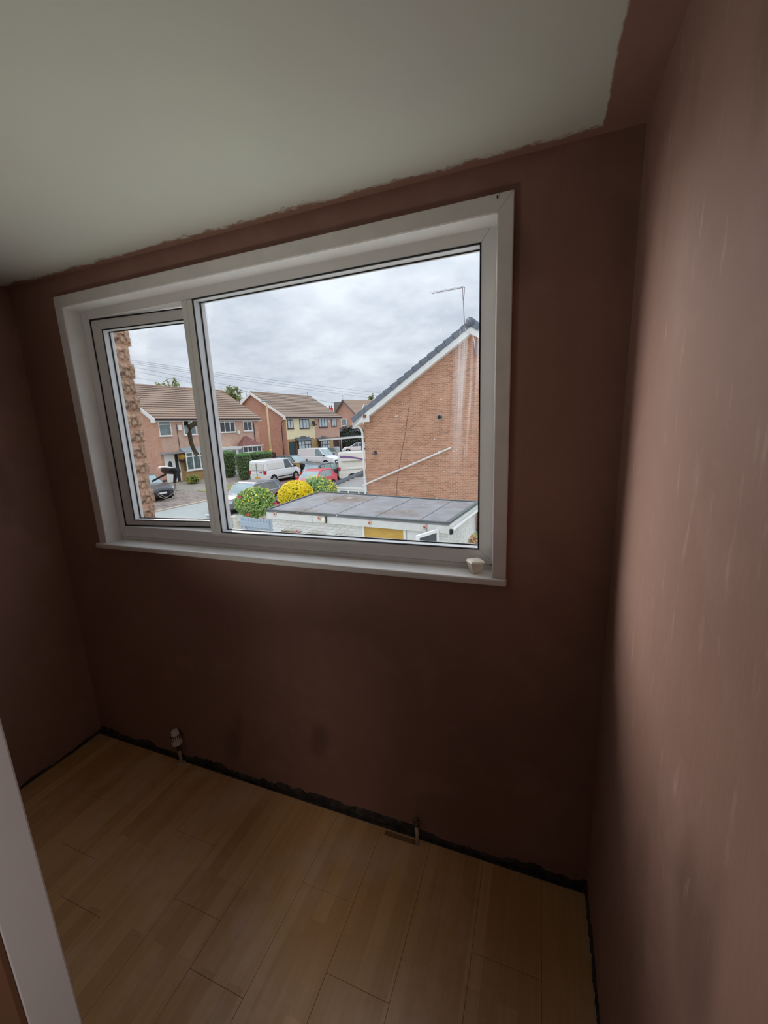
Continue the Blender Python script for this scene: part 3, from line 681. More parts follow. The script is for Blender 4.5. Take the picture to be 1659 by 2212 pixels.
def leaves(mb, n, cen, rad, size, rr, shape=None, asp=1.7, lo=.75):
    for _ in range(n):
        while True:
            d = Vector((rr.gauss(0, 1), rr.gauss(0, 1), rr.gauss(0, 1))).normalized()
            if shape is None or shape(d): break
        k = lo + (1.05 - lo) * rr.random() ** .5
        p = Vector((cen[0] + d.x * rad[0] * k, cen[1] + d.y * rad[1] * k, cen[2] + d.z * rad[2] * k))
        nrm = (d + Vector((rr.gauss(0, .5), rr.gauss(0, .5), rr.gauss(.3, .5)))).normalized()
        a = nrm.orthogonal().normalized(); a = Matrix.Rotation(rr.uniform(0, 2 * PI), 3, nrm) @ a; b = nrm.cross(a)
        s = size * rr.uniform(.6, 1.25)
        mb.add([p - a * s * asp * .5, p + b * s * .42, p + a * s * asp * .5, p - b * s * .42], [(0, 1, 2, 3)])
    return mb
def blob(cen, rad, n=18, bumpy=.08, rr=rnd):
    mb = MB(); vs_ = []; rings = []
    for i in range(n // 2 + 1):
        ph = -PI / 2 + PI * i / (n // 2); ring_ = []
        for k in range(n):
            a = 2 * PI * k / n; q = 1 + rr.uniform(-bumpy, bumpy)
            ring_.append(Vector((cen[0] + rad[0] * math.cos(ph) * math.cos(a) * q, cen[1] + rad[1] * math.cos(ph) * math.sin(a) * q, cen[2] + rad[2] * math.sin(ph) * q)))
        rings.append(ring_)
    return mb.loft(rings)
M_LG = leafmat('shrub_leaf_green', [(88, 124, 66), (136, 170, 90), (176, 204, 118), (206, 220, 150)])
M_LY = leafmat('shrub_leaf_yellow', [(248, 222, 30), (255, 236, 50), (240, 210, 40), (255, 244, 110)])
M_LM = leafmat('shrub_leaf_mid', [(110, 150, 90), (152, 188, 122), (186, 214, 142)])
M_HD = leafmat('hedge_leaf', [(84, 110, 72), (110, 138, 88), (144, 166, 104), (128, 132, 96)])
M_HT = leafmat('hedge_new_growth', [(104, 150, 80), (130, 172, 96)])
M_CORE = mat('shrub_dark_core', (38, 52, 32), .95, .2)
M_STEM = mat('bark', (96, 78, 62), .9, .15)
def bush(name, label, P, zbase, rad, cz_, n, size, m, top=None, cat='shrub', lo=.75, seed=1, extra=None):
    rr = random.Random(seed); o = thing(name, (P[0], P[1], zbase), label=label, cat=cat)
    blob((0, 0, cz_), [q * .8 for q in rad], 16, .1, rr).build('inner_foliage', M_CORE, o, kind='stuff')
    leaves(MB(), n, (0, 0, cz_), rad, size, rr, lo=lo).build('foliage', m, o, kind='stuff')
    MB().tube([(0, 0, -.02), (0, 0, max(.1, cz_ - rad[2] * .5))], .05, 6).build('stem', M_STEM, o)
    return o
# green rounded shrub behind the gate
D = 12.6; P = at_depth(551, 1085, D); r_ = 41 * D / F
z_ = gz(P.x, P.y)
b1 = bush('round_shrub', 'rounded green shrub with a few pink flowers behind the blue-grey gate', P, z_, (r_, r_, r_ * .75), P.z - z_, 5600, .056, M_LG, seed=3)
leaves(MB(), 70, (r_ * .25, -.05, P.z - z_ + .05), (r_ * .85, r_ * .9, r_ * .74), .06, random.Random(9), lambda d: d.z > .2, lo=.98).build('yellow_leaf_tips', M_LY, b1, kind='stuff')
M_PKF = mat('pink_flower', (226, 70, 110), .6, .15)
for (u_, v_) in ((536, 1111), (518, 1073), (596, 1087), (604, 1090), (570, 1122)):
    q = at_depth(u_, v_, D - r_ * .92) - b1.location; mb = MB()
    for k in range(6):
        a = k * PI / 3; mb.add([q, q + Vector((math.cos(a) * .05, -.02, math.sin(a) * .05)), q + Vector((math.cos(a + .6) * .06, -.01, math.sin(a + .6) * .06)), q + Vector((math.cos(a + 1.1) * .045, .0, math.sin(a + 1.1) * .045))], [(0, 1, 2, 3)])
    mb.build('flower', M_PKF, b1)
# yellow flowering shrub pair
D = 14.8; P = at_depth(640, 1072, D); r_ = 36 * D / F; z_ = gz(P.x, P.y)
b2 = bush('yellow_shrub', 'bright yellow flowering shrub left of the garage roof', P, z_, (r_, r_, r_ * .8), P.z - z_ , 1800, .06, M_LM, seed=5)
leaves(MB(), 4200, (0, 0, P.z - z_ + .04), (r_ * 1.02, r_ * 1.02, r_ * .84), .065, random.Random(6), lo=.9).build('yellow_blossom', M_LY, b2, kind='stuff')
D = 15.6; P = at_depth(684, 1066, D); r_ = 43 * D / F; z_ = gz(P.x, P.y)
b3 = bush('green_shrub', 'mid-green shrub with yellow tips behind the garage roof corner', P, z_, (r_, r_, r_ * .80), P.z - z_, 5600, .055, M_LM, seed=8)
leaves(MB(), 190, (.0, 0, P.z - z_ + .02), (r_ * 1.03, r_ * 1.03, r_ * .84), .055, random.Random(16), lambda d: d.x > .45 or d.z > .86, lo=.95).build('yellow_blossom', M_LY, b3, kind='stuff')
# hydrangea behind garage corner
D = 9.5; P = at_depth(1036, 1172, D); r_ = 22 * D / F; z_ = gz(P.x, P.y)
b4 = bush('hydrangea', 'fading pink and cream hydrangea at the right end of the garage', P, z_, (r_, r_, r_), P.z - z_, 500, .06, M_LG, seed=12)
M_HY = leafmat('hydrangea_petals', [(222, 176, 140), (236, 210, 170), (214, 150, 130)])
for k in range(12):
    dd = Vector((random.Random(k).uniform(-1, .6), -.6, random.Random(k + 50).uniform(-.2, 1))).normalized() * r_
    leaves(MB(), 60, (dd.x, dd.y, P.z - z_ + dd.z), (.07, .07, .06), .03, random.Random(k + 70), lo=.9).build('flower_head', M_HY, b4, kind='stuff')
# clipped hedges
for i, (u_, v0, v1, hw, Dd, lb) in enumerate(((493, 975, 1031, 17.5, 26, 'clipped egg-shaped conifer bush, nearest the window mullion'), (527, 979, 1036, 16, 25, 'clipped dark conifer bush in the middle of three'), (565, 975, 1030, 24, 27.5, 'broad clipped hedge bush beside the street lamp post'))):
    Pb = at_ground(u_, v1); Dd = (Pb - CAM).dot(RM.col[1]); Pt = at_depth(u_, v0, Dd); Pc = (Pt + Pb) / 2; rx = hw * Dd / F; rzz = (Pt.z - Pb.z) / 2
    zg = gz(Pc.x, Pc.y); o = thing('clipped_hedge', (Pc.x, Pc.y, zg), label=lb, cat='hedge', group='clipped hedges in the front garden'); rr = random.Random(i + 30)
    def sup(d): return True
    mb = MB(); mc = MB()
    for zz in range(5):
        f = zz / 4; rr_x = rx * (.70 + .34 * math.sin(min(1, .2 + f) * PI / 2)); cz_ = Pb.z - zg + (Pt.z - Pb.z) * (.14 + .70 * f)
        leaves(mb, 1300, (0, 0, cz_), (rr_x, rr_x, rzz * .3), .05, rr, lo=.85)
        blob((0, 0, cz_), (rr_x * .85, rr_x * .85, rzz * .28), 12, .06, rr); mc.v and None
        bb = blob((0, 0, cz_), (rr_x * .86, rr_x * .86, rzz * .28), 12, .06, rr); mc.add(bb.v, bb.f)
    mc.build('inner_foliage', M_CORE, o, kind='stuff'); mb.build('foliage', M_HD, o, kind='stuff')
    leaves(MB(), 900, (0, 0, Pt.z - zg - .18), (rx * .98, rx * .98, .2), .05, rr, lambda d: d.z > .1, lo=.9).build('new_growth', M_HT, o, kind='stuff')
    MB().tube([(0, 0, -.02), (0, 0, Pb.z - zg + .5)], .08, 6).build('stem', M_STEM, o)
# small low bush under the bay window of the pebbledashed house
P = at_ground(418, 1044); b6 = bush('low_shrub', 'low yellow-green bush under the bay window with the basket beside it', P, gz(P.x, P.y), (.55, .5, .38), .32, 700, .07, leafmat('lime_leaf', [(150, 160, 70), (186, 196, 96), (150, 120, 80)]), seed=21)
# tree tops beyond the roofs
def tree(u_, v_, D, wpx, hpx, lb, seed, n=420, size=.28):
    P = at_depth(u_, v_, D); zg = gz(P.x, P.y); rr = random.Random(seed); o = thing('tree', (P.x, P.y, zg), label=lb, cat='tree')
    mb = MB(); r_ = wpx * D / F / 2; h_ = hpx * D / F
    br = MB(); br.tube([(0, 0, -.1), (0, 0, P.z - zg - h_ * .7)], .16, 7)
    for k in range(16):
        a = rr.uniform(0, 2 * PI); q = rr.uniform(.2, 1); top = Vector((math.cos(a) * r_ * q, math.sin(a) * r_ * q, P.z - zg + rr.uniform(-.5, .45) * h_))
        br.tube([(0, 0, P.z - zg - h_ * 1.2), top * .6 + Vector((0, 0, (P.z - zg) * .38)), top], .05, 5, rs=[.07, .04, .015])
        leaves(mb, n // 16, top, (h_ * .22, h_ * .22, h_ * .22), size, rr, lo=.2)
    br.build('branches', M_STEM, o); mb.build('foliage', M_TLEAF, o, kind='stuff')
M_TLEAF = leafmat('tree_leaf', [(90, 110, 66), (128, 140, 84), (160, 160, 100)])
tree(368, 834, 50, 60, 26, 'treetop with bare twigs showing over the ridge of the pebbledashed house', 2, 260, .2)
tree(500, 852, 52, 44, 30, 'leafy treetop just right of the pebbledashed house roof ridge', 4, 600, .22)
tree(514, 864, 64, 16, 26, 'thin leafy branch between the two house roofs', 6, 200, .2)
tree(800, 858, 100, 16, 12, 'small treetop behind the brick gable on the right', 7, 160, .28)

# ------------------------------------------------------------------ houses
def tile_roof(parent, x0, x1, e0, e1, rows, m, name='tile_course', ov=.05, th=.065, shrink=0.0):
    """stepped courses from eave line (y,z)=e0 up to ridge e1; every course a piece of its own"""
    (y0, z0), (y1, z1) = e0, e1; L = math.hypot(y1 - y0, z1 - z0); ty, tz = (y1 - y0) / L, (z1 - z0) / L; ny, nz_ = -tz, ty
    if nz_ < 0: ny, nz_ = -ny, -nz_
    for i in range(rows):
        a = L * i / rows - .0; b = L * (i + 1) / rows + .03
        up_a, up_b = th, th * .35
        P = [(y0 + ty * a, z0 + tz * a), (y0 + ty * b, z0 + tz * b), (y0 + ty * b + ny * up_b, z0 + tz * b + nz_ * up_b), (y0 + ty * a + ny * up_a, z0 + tz * a + nz_ * up_a)]
        xa, xb = x0, x1 - shrink * i / rows
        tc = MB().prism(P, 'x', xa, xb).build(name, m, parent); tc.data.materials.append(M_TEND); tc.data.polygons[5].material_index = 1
def frame_win(parent, x0, x1, z0, z1, cols, fm, gm, transom=.72, y=0.0, fw=.06, sill=True, arch=False, tops=None):
    """casement window: outer frame, mullions, transom, one pane per light; a part with panes as sub-parts"""
    mb = MB(); y0, y1 = y - .05, y + .02
    mb.box(x0, x1, y0, y1, z1 - fw, z1); mb.box(x0, x1, y0, y1, z0, z0 + fw); mb.box(x0, x0 + fw, y0, y1, z0 + fw, z1 - fw); mb.box(x1 - fw, x1, y0, y1, z0 + fw, z1 - fw)
    cw = (x1 - x0) / cols; zt = z0 + (z1 - z0) * transom
    for c in range(1, cols): mb.box(x0 + cw * c - fw * .6, x0 + cw * c + fw * .6, y0, y1, z0 + fw, z1 - fw)
    if transom < 1: mb.box(x0 + fw, x1 - fw, y0 + .002, y1, zt - fw * .5, zt + fw * .5)
    if sill: mb.box(x0 - .06, x1 + .06, y - .12, y, z0 - .06, z0)
    fr = mb.build('window', fm, parent)
    for c in range(cols):
        a = x0 + cw * c + fw * .6; b = x0 + cw * (c + 1) - fw * .6
        MB().box(a, b, y - .02, y + .005, z0 + fw, (zt if transom < 1 else z1) - fw * .5).build('pane', gm, fr)
        if transom < 1: MB().box(a, b, y - .02, y + .005, zt + fw * .5, z1 - fw).build('pane', gm, fr)
    return fr
def house(name, label, pl, zg, length, xl, z_eave, pitch, width, front_m, side_m, tile_m, rows, over=.3, hip=0):
    o = thing(name, (pl.o.x, pl.o.y, zg), pl.th, label=label, cat='house')
    ze = z_eave - zg; hr = ze + (width / 2) * math.tan(pitch); yr = width / 2
    x0, x1 = xl, xl + length
    MB().prism([(0, -.3), (width, -.3), (width, ze - .1), (yr, hr - .1), (0, ze - .1)], 'x', x0 + .02, x1 - .02).build('side_wall', side_m, o)
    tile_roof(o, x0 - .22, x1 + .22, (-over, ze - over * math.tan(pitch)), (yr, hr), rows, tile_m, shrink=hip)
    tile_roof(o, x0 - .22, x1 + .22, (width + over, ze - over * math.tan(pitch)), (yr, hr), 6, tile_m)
    MB().tube([(x0 - .22, yr, hr + .04), (x1 + .22, yr, hr + .04)], .11, 8).build('ridge_tiles', tile_m, o)
    zz = ze - over * math.tan(pitch)
    MB().box(x0 - .2, x1 + .2, -over + .01, -over + .035, zz - .2, zz - .02).build('fascia', M_WHITE, o)
    MB().box(x0 - .2, x1 + .2, -over + .03, 0.0, zz - .2, zz - .17).build('soffit', M_WHITE, o)
    return o, ze, hr, yr, zz
K = 1.2
# --- house 1: pink pebbledash pair on the left
H1 = Plane(-25.97, 22.07, math.radians(82.9)); zg1 = -2.07
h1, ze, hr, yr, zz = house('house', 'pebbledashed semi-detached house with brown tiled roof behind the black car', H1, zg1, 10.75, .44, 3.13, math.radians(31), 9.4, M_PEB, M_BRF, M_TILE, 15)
l1 = lambda u_, v_, off=0.: (lambda q: (q[0], q[1] - zg1))(H1(u_, v_, off))
x_r = l1(552, 905)[0] - .1
MB().box(.50, x_r - .15, -.05, .0, 2.45, ze - .25).build('pebbledash_panel', M_PEB, h1)
MB().box(.50, 9.6, -.045, .0, -.2, 2.45).build('ground_floor_wall', M_BRY, h1)
MB().prism([(.42, -.2), (.60, -.2), (.60, ze - .2), (.42, ze - .2)], 'y', -.06, 0).build('corner_brickwork', M_BRF, h1)
MB().box(x_r - .15, x_r + .05, -.06, 0, -.2, ze - .25).build('corner_brickwork', M_BRF, h1)
# verge boards on the gable end seen edge-on
MB().prism([(-.34, zz - .25), (-.34, zz + .0), (yr, hr), (yr, hr - .24), (.2, zz - .02 - .0), (.2, zz - .25)], 'x', .44 - .28, .44 - .22).build('barge_board', M_WHITE, h1)
MB().box(.2, x_r + .4, -.42, -.30, zz - .10, zz - .01).build('gutter', M_GUT, h1)
def W1(a, b, cols, gm, tr=.72, fm=M_WHITE): 
    (xa, za), (xb, zb) = l1(*a), l1(*b); return frame_win(h1, min(xa, xb), max(xa, xb), min(za, zb), max(za, zb), cols, fm, gm, tr, y=-.06)
W1((338.5, 906), (370.5, 941), 1, M_WIN, .7); W1((392, 905), (424, 938.5), 2, M_WIN, .7)
W1((470.5, 903), (507.5, 933), 3, M_DKW, .72); W1((522, 903), (544, 930.5), 2, M_DKW, .72)
for a, b, nm in (((382, 918.5), (391, 930), 'alarm_box'), ((511, 930.5), (516, 938), 'alarm_box')):
    (xa, za), (xb, zb) = l1(*a), l1(*b); MB().box(xa, xb, -.16, -.05, zb, za).build(nm, M_WHITE, h1, bev=.02)
xa, za = l1(379, 915); MB().tube([(xa, -.09, za), (xa + .02, -.09, 2.5)], .02, 6).build('cable', M_GUT, h1)
xa, za = l1(548, 933); MB().tube([(xa, -.1, za + .9), (xa, -.1, 2.3)], .04, 6).build('downpipe', M_GUT, h1)
z_c = l1(344, 981)[1]
MB().box(.34, l1(392, 980)[0], -.55, -.05, z_c - .05, z_c + .06).build('door_canopy', mat('canopy_grey', (150, 152, 154), .8, .1), h1)
(xa, za), (xb, zb) = l1(350.5, 983), l1(380.5, 1038)
dr1 = MB().box(xa + .05, xa + .95, -.09, -.04, .05, z_c - .1).build('front_door', M_WHITE, h1)
xo = xa + .5; MB().lathe([(1, -.1), (1, -.085)], 20, Matrix.Translation((xo, 0, z_c - .1 - .85)) @ Matrix.Rotation(PI / 2, 4, 'X') @ Matrix.Diagonal((.17, .36, 1, 1)) @ Matrix.Translation((0, 0, .19))).build('oval_glass', M_DKW, dr1)
MB().box(xa + 1.0, xa + 1.22, -.09, -.04, .05, z_c - .1).build('side_light', M_DKW, h1); MB().box(xa + 1.25, xa + 1.36, -.1, -.04, .05, z_c - .1).build('door_post', M_WHITE, h1)
xa, za = l1(386, 988)
hb = thing('hanging_basket', H1.world(xa, -.35, za + zg1), H1.th, label='round hanging basket of dried flowers beside the white front door', cat='basket')
blob((0, 0, 0), (.27, .2, .3), 12, .15).build('basket_foliage', leafmat('dried_flowers', [(150, 110, 60), (196, 160, 70), (160, 96, 84)]), hb); blob((0, 0, -.25), (.24, .2, .16), 12, .1).build('basket', M_GUT, hb)
(xa, za), (xb, zb) = l1(391, 976), l1(431, 1016)
xb = xa + 2.05
bay = frame_win(h1, xa, xb, za - 1.55, za - .05, 3, M_WHITE, M_WIN, .76, y=-.45, fw=.09)
MB().prism([(xa - .05, -.05), (xb + .05, -.05), (xb - .0, -.44), (xa + .0, -.44)], 'z', -.1, za - 1.58).build('bay_base', M_BRY, h1)
MB().prism([(-.05, za - .05), (-.52, za - .05), (-.5, za + .02), (-.05, za + .32)], 'x', xa - .12, xb + .12).build('bay_roof', mat('lead_grey', (158, 166, 172), .7, .08), h1)
# porch and hipped bay of the right-hand half
(xa, za), (xb, zb) = l1(474, 967.5, -1.2), l1(521, 962.5, -1.2)
MB().box(xa, xb, -1.3, -.0, za - .20, za + .0).build('porch_roof', M_WHITE, h1); MB().box(xa + .1, xb - .05, -1.2, -1.1, 1.0, za - .2).box(xa + .1, xa + .2, -1.2, -.05, 0, za - .2).box(xa + .1, xb - .05, -1.2, -1.1, 0, 1.0).build('porch_wall', M_WHITE, h1)
for k in range(3): MB().box(xa + .5 + k * .8, xa + .95 + k * .8, -1.23, -1.2, za - .75, za - .3).build('porch_pane', M_WIN, h1)
(xa, za), (xb, zb) = l1(523.5, 963, -.7), l1(564, 960.5, -.7)
f = frame_win(h1, xa, xb, za - 1.35, za - .08, 4, M_WHITE, M_DKW, .55, y=-.7, fw=.09)
MB().box(xa, xb, -.66, -.0, 0, za - 1.4).build('bay_base', M_BRY, h1)
ax, az_ = l1(535, 949, -.05)
MB().add([(xa - .12, -.85, za - .06), (xb + .12, -.85, za - .06), (xb + .12, 0, za - .06), (xa - .12, 0, za - .06), ((xa + xb) / 2 - .35, -.05, za + .85), ((xa + xb) / 2 + .1, -.05, za + .85)], [(0, 1, 5, 4), (1, 2, 5), (0, 4, 3), (0, 3, 2, 1), (2, 3, 4, 5)]).build('bay_hip_roof', mat('plum_roof_tile', (140, 96, 88), .9, .15, vscale=8), h1)
MB().box(xa - .14, xb + .14, -.88, -.8, za - .12, za - .02).build('bay_gutter', M_WHITE, h1)
# --- fence panel between houses
pf = at_depth(577, 985, 36); fo = thing('garden_fence', (pf.x, pf.y, gz(pf.x, pf.y)), math.radians(60), label='dark brown boarded fence between the two houses behind the hedge', cat='fence')
for i in range(8): MB().box(-.9 + i * .22, -.9 + i * .22 + .2, -.02, .02, 0, 2.05 + .12 * math.sin(i * .5)).build('board', M_BROWNF, fo)

# --- house 2: cream and rose pair
H2 = Plane(-25.66, 38.75, math.radians(82.6)); zg2 = -2.05
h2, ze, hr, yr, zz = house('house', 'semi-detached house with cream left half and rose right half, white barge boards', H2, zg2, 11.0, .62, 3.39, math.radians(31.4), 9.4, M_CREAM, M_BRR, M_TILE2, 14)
l2 = lambda u_, v_, off=0.: (lambda q: (q[0], q[1] - zg2))(H2(u_, v_, off))
xp_ = l2(678, 930)[0]
MB().box(.72, xp_, -.06, 0, l2(640, 948)[1], ze - .25).build('cream_render', M_CREAM, h2); MB().box(xp_ + .02, 11.45, -.055, 0, l2(690, 946)[1], ze - .25).build('rose_pebbledash', M_PINK, h2)
MB().box(xp_ - .25, xp_ + .05, -.09, -.05, l2(677, 948)[1], ze - .3).build('render_band', M_CREAM, h2)
MB().box(.66, 11.5, -.04, 0, -.2, l2(660, 949)[1]).build('ground_floor_wall', M_BRY, h2)
bb = [(-.38, zz - .27), (-.38, zz + .02), (yr, hr + .06), (9.4 + .38, zz + .02), (9.4 + .38, zz - .27), (yr, hr - .26)]
MB().prism([(-.38, zz - .3), (-.38, zz + .02), (yr, hr + .05), (yr, hr - .27), (.0, zz - .05), (.0, zz - .3)], 'x', .62 - .30, .62 - .23).build('barge_board', M_WHITE, h2)
MB().prism([(9.78, zz - .3), (9.78, zz + .02), (yr, hr + .05), (yr, hr - .27), (9.4, zz - .05), (9.4, zz - .3)], 'x', .62 - .30, .62 - .23).build('barge_board', M_WHITE, h2)
MB().box(.4, 11.8, -.46, -.30, zz - .14, zz - .01).build('gutter', M_GUT, h2)
MB().tube([(.55, -.36, zz - .1), (.30, .1, zz - .45), (.48, .45, zz - .7), (.5, .5, 0)], .05, 6).build('downpipe', M_GUT, h2)
def W2(a, b, cols, gm=M_CURT, tr=.78):
    (xa, za), (xb, zb) = l2(*a), l2(*b); return frame_win(h2, min(xa, xb), max(xa, xb), min(za, zb), max(za, zb), cols, M_BROWNF, gm, tr, y=-.07, fw=.055)
W2((618.5, 902), (633, 926), 2); W2((645, 901), (667, 925), 3); W2((686.5, 900), (706, 922.5), 3, tr=1); W2((714, 900), (726.5, 920.5), 2, tr=1)
xa, za = l2(677, 916, -.4)
ds = thing('satellite_dish', H2.world(xa, -.06, za + zg2), H2.th, label='small black satellite dish where the cream and rose halves meet', cat='dish')
MB().lathe([(.02, 0), (.2, .03), (.33, .09), (.34, .1), (.2, .05), (.02, .02)], 18, Matrix.Translation((0, -.3, .05)) @ Matrix.Rotation(math.radians(75), 4, 'X')).build('reflector', M_BLACK, ds, smooth=True)
MB().tube([(0, 0, -.2), (0, -.3, -.1), (0, -.3, .05), (.1, -.7, -.1)], .02, 6).build('arm', M_BLACK, ds); MB().tube([(.1, -.66, -.1), (.1, -.76, -.1)], .05, 8).build('receiver', M_BLACK, ds)
for (a, b, pk) in (((643, 952), (672, 969), 658), ((689, 952), (713, 970), 701)):
    (xa, za), (xb, _) = l2(*a, -.3), l2(*b, -.3)
    frame_win(h2, xa, xb, za - 1.5, za - .05, 4, M_BROWNF, M_CURT, .66, y=-.35, fw=.07); MB().box(xa, xb, -.32, -.0, -.1, za - 1.55).build('bay_base', M_BRY, h2)
    MB().prism([(-.02, za - .05), (-.5, za - .05), (-.46, za + .03), (-.02, za + .42)], 'x', xa - .1, xb + .1).build('bay_roof', mat('slate_lead', (98, 106, 112), .7, .1), h2)
    MB().prism([((xa + xb) / 2 - .7, za + .1), ((xa + xb) / 2 + .7, za + .1), ((xa + xb) / 2 + .3, za + .5), ((xa + xb) / 2 - .3, za + .5)], 'y', -.3, -.02).build('bay_crest', MATS['slate_lead'], h2)
(xa, za), (xb, _) = l2(623, 955), l2(640, 970); MB().box(xa, xb, -.06, -.02, .0, za).build('recessed_entrance', mat('dark_entrance', (62, 76, 84), .8, .2), h2)
(xa, za), (xb, _) = l2(719, 948), l2(731, 960); MB().box(xa, xb, -.09, -.05, .0, za).build('front_door', M_BROWNF, h2)
MB().box(xb + .02, xb + .45, -.3, 0.0, -.1, za).build('tan_pillar', mat('tan_pillar', (196, 150, 128), .9, .08), h2)
xa, za = l2(709, 910); MB().lathe([(.1, 0), (.16, .05), (.0, .12)], 12, Matrix.Translation((xa, -.07, za)) @ Matrix.Rotation(PI / 2, 4, 'X')).build('alarm_box', M_WHITE, h2)
# long white carport beam running right from the porch
a = H2.world(l2(690, 951, -1.4)[0], -1.4, H2(690, 951, -1.4)[1]); b = at_depth(782, 943, 46)
cpt = thing('carport', (a.x, a.y, gz(a.x, a.y)), label='flat carport roof with white edge beam between the houses', cat='carport')
la = a - cpt.location; lb_ = b - cpt.location
MB().beam(la, lb_, .1, .2).build('edge_beam', M_WHITE, cpt)
bk = Vector((.6, 2.6, .12)); MB().add([la + Vector((0, 0, .12)), lb_ + Vector((0, 0, .12)), lb_ + bk, la + bk, la + Vector((0, 0, .18)), lb_ + Vector((0, 0, .18)), lb_ + bk + Vector((0, 0, .06)), la + bk + Vector((0, 0, .06))], [(0, 1, 2, 3), (4, 5, 6, 7), (0, 1, 5, 4), (2, 3, 7, 6), (1, 2, 6, 5), (0, 3, 7, 4)]).build('roof_sheet', mat('grey_roof_sheet', (130, 136, 134), .8, .15), cpt)
for k in (.02, .5, .98):
    q = la.lerp(lb_, k); MB().box(q.x - .06, q.x + .06, q.y + .02, q.y + .14, 0, q.z).build('post', M_GUT, cpt)
# dark shrubs filling the view under the carport
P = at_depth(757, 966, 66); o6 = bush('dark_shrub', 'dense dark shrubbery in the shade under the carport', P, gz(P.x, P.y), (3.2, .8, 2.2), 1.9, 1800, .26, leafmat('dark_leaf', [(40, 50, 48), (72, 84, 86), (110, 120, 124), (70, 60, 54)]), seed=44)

# --- house 4: small brick gable behind
P = at_depth(743, 864, 74); H4 = Plane(P.x, P.y, math.radians(-30)); zg4 = -2.1
h4 = thing('house', (P.x, P.y, zg4), H4.th, label='distant red brick gable with one white window right of the cream house', cat='house')
hr4 = P.z - zg4; hw = 4.0; ze4 = hr4 - 2.9
MB().prism([(-hw, -.2), (hw, -.2), (hw, ze4), (0, hr4 - .12), (-hw, ze4)], 'y', 0, 11).build('walls', M_BRR, h4)
for sgn in (-1, 1):
    R4 = thing('roof_slope', (0, 5.3, hr4)); R4.parent = h4
    ang = math.atan2(2.9, hw)
    for i in range(12):
        a = .42 * i; cs, sn = math.cos(ang), math.sin(ang)
        pts = [(sgn * a * cs, -a * sn), (sgn * (a + .45) * cs, -(a + .45) * sn), (sgn * (a + .45) * cs, -(a + .45) * sn + .1), (sgn * a * cs, -a * sn + .05)]
        MB().prism(pts, 'y', -5.6, 5.9).build('tile_course', M_TILE, R4)
    MB().beam((0, -.35, hr4 - .05), (sgn * (hw + .3), -.35, ze4 - .27), .06, .22).build('barge_board', M_GUT, h4)
xa, za = H4(737.5, 905); xb, zb = H4(750, 920); frame_win(h4, min(xa, xb), max(xa, xb), zb - zg4, za - zg4, 1, M_WHITE, M_WIN, 1, y=-.03, fw=.09)
# --- far chimney and dark roof
P = at_depth(713, 877, 85); ch = thing('far_house', (P.x, P.y, -2.1), math.radians(25), label='distant dark roof with an orange-red chimney between the two houses', cat='house')
MB().box(-1.5, 14, 0, 8, 0, P.z + 2.1 - 1.2).build('walls', M_BRR, ch)
MB().prism([(0, P.z + .8), (4, P.z + 2.1 + 1.0), (8, P.z + .8)], 'x', .7, 14).build('roof', mat('dark_slate', (92, 84, 80), .9, .1), ch)
MB().box(-.35, .55, 0, .8, P.z + .5, P.z + 1.7).build('chimney_stack', mat('chimney_red', (206, 70, 54), .9, .12), ch)
for k in (-.12, .3): MB().lathe([(.16, P.z + 1.7), (.12, P.z + 2.25)], 10, Matrix.Translation((k, .4, 0))).build('chimney_pot', MATS['chimney_red'], ch)

# ------------------------------------------------------------------ brick gable house on the right
G3 = Plane(-5.865, 16.5, math.radians(-8)); zg3 = gz(-4, 16.4)
l3 = lambda u_, v_, off=0.: (lambda q: (q[0], q[1] - zg3))(G3(u_, v_, off))
h3 = thing('gable_house', (G3.o.x, G3.o.y, zg3), G3.th, label='large brown brick gable end wall filling the right of the window', cat='house')
AX = 5.15; AZ = l3(1020, 690, -.25)[1]; EZ = l3(760, 903, -.25)[1]; EX = l3(760, 903, -.25)[0]
sl = (AZ - EZ) / (AX - EX)                                # roof line slope
topz = lambda x: AZ - abs(x - AX) * sl                    # outer tile line
wz = lambda x: topz(x) - .30
RX = 2 * AX
MB().prism([(0, -.3), (RX, -.3), (RX, wz(RX)), (AX, wz(AX)), (0, wz(0))], 'y', .006, 9.0).build('mortar_wall', M_MORT, h3)
def in3(a, b, z0_, z1_): return z1_ < min(wz(a), wz(b)) - .02
brick_field(h3, in3, 0.0, 7.6, 0.9, AZ, 'x', M_BRK, y=.006, limit=300, dep=.003, j=.013, Hh=.062, L=.212, key=lambda q: (q[0] - 4.6) ** 2 + (q[2] - 2.6) ** 2)
MB().box(7.6, RX, 0, .006, 0, 4.5).build('lower_wall_face', M_BRR, h3)
MB().box(0, 7.6, 0, .006, 0, .9).build('lower_wall_face', M_BRR, h3)
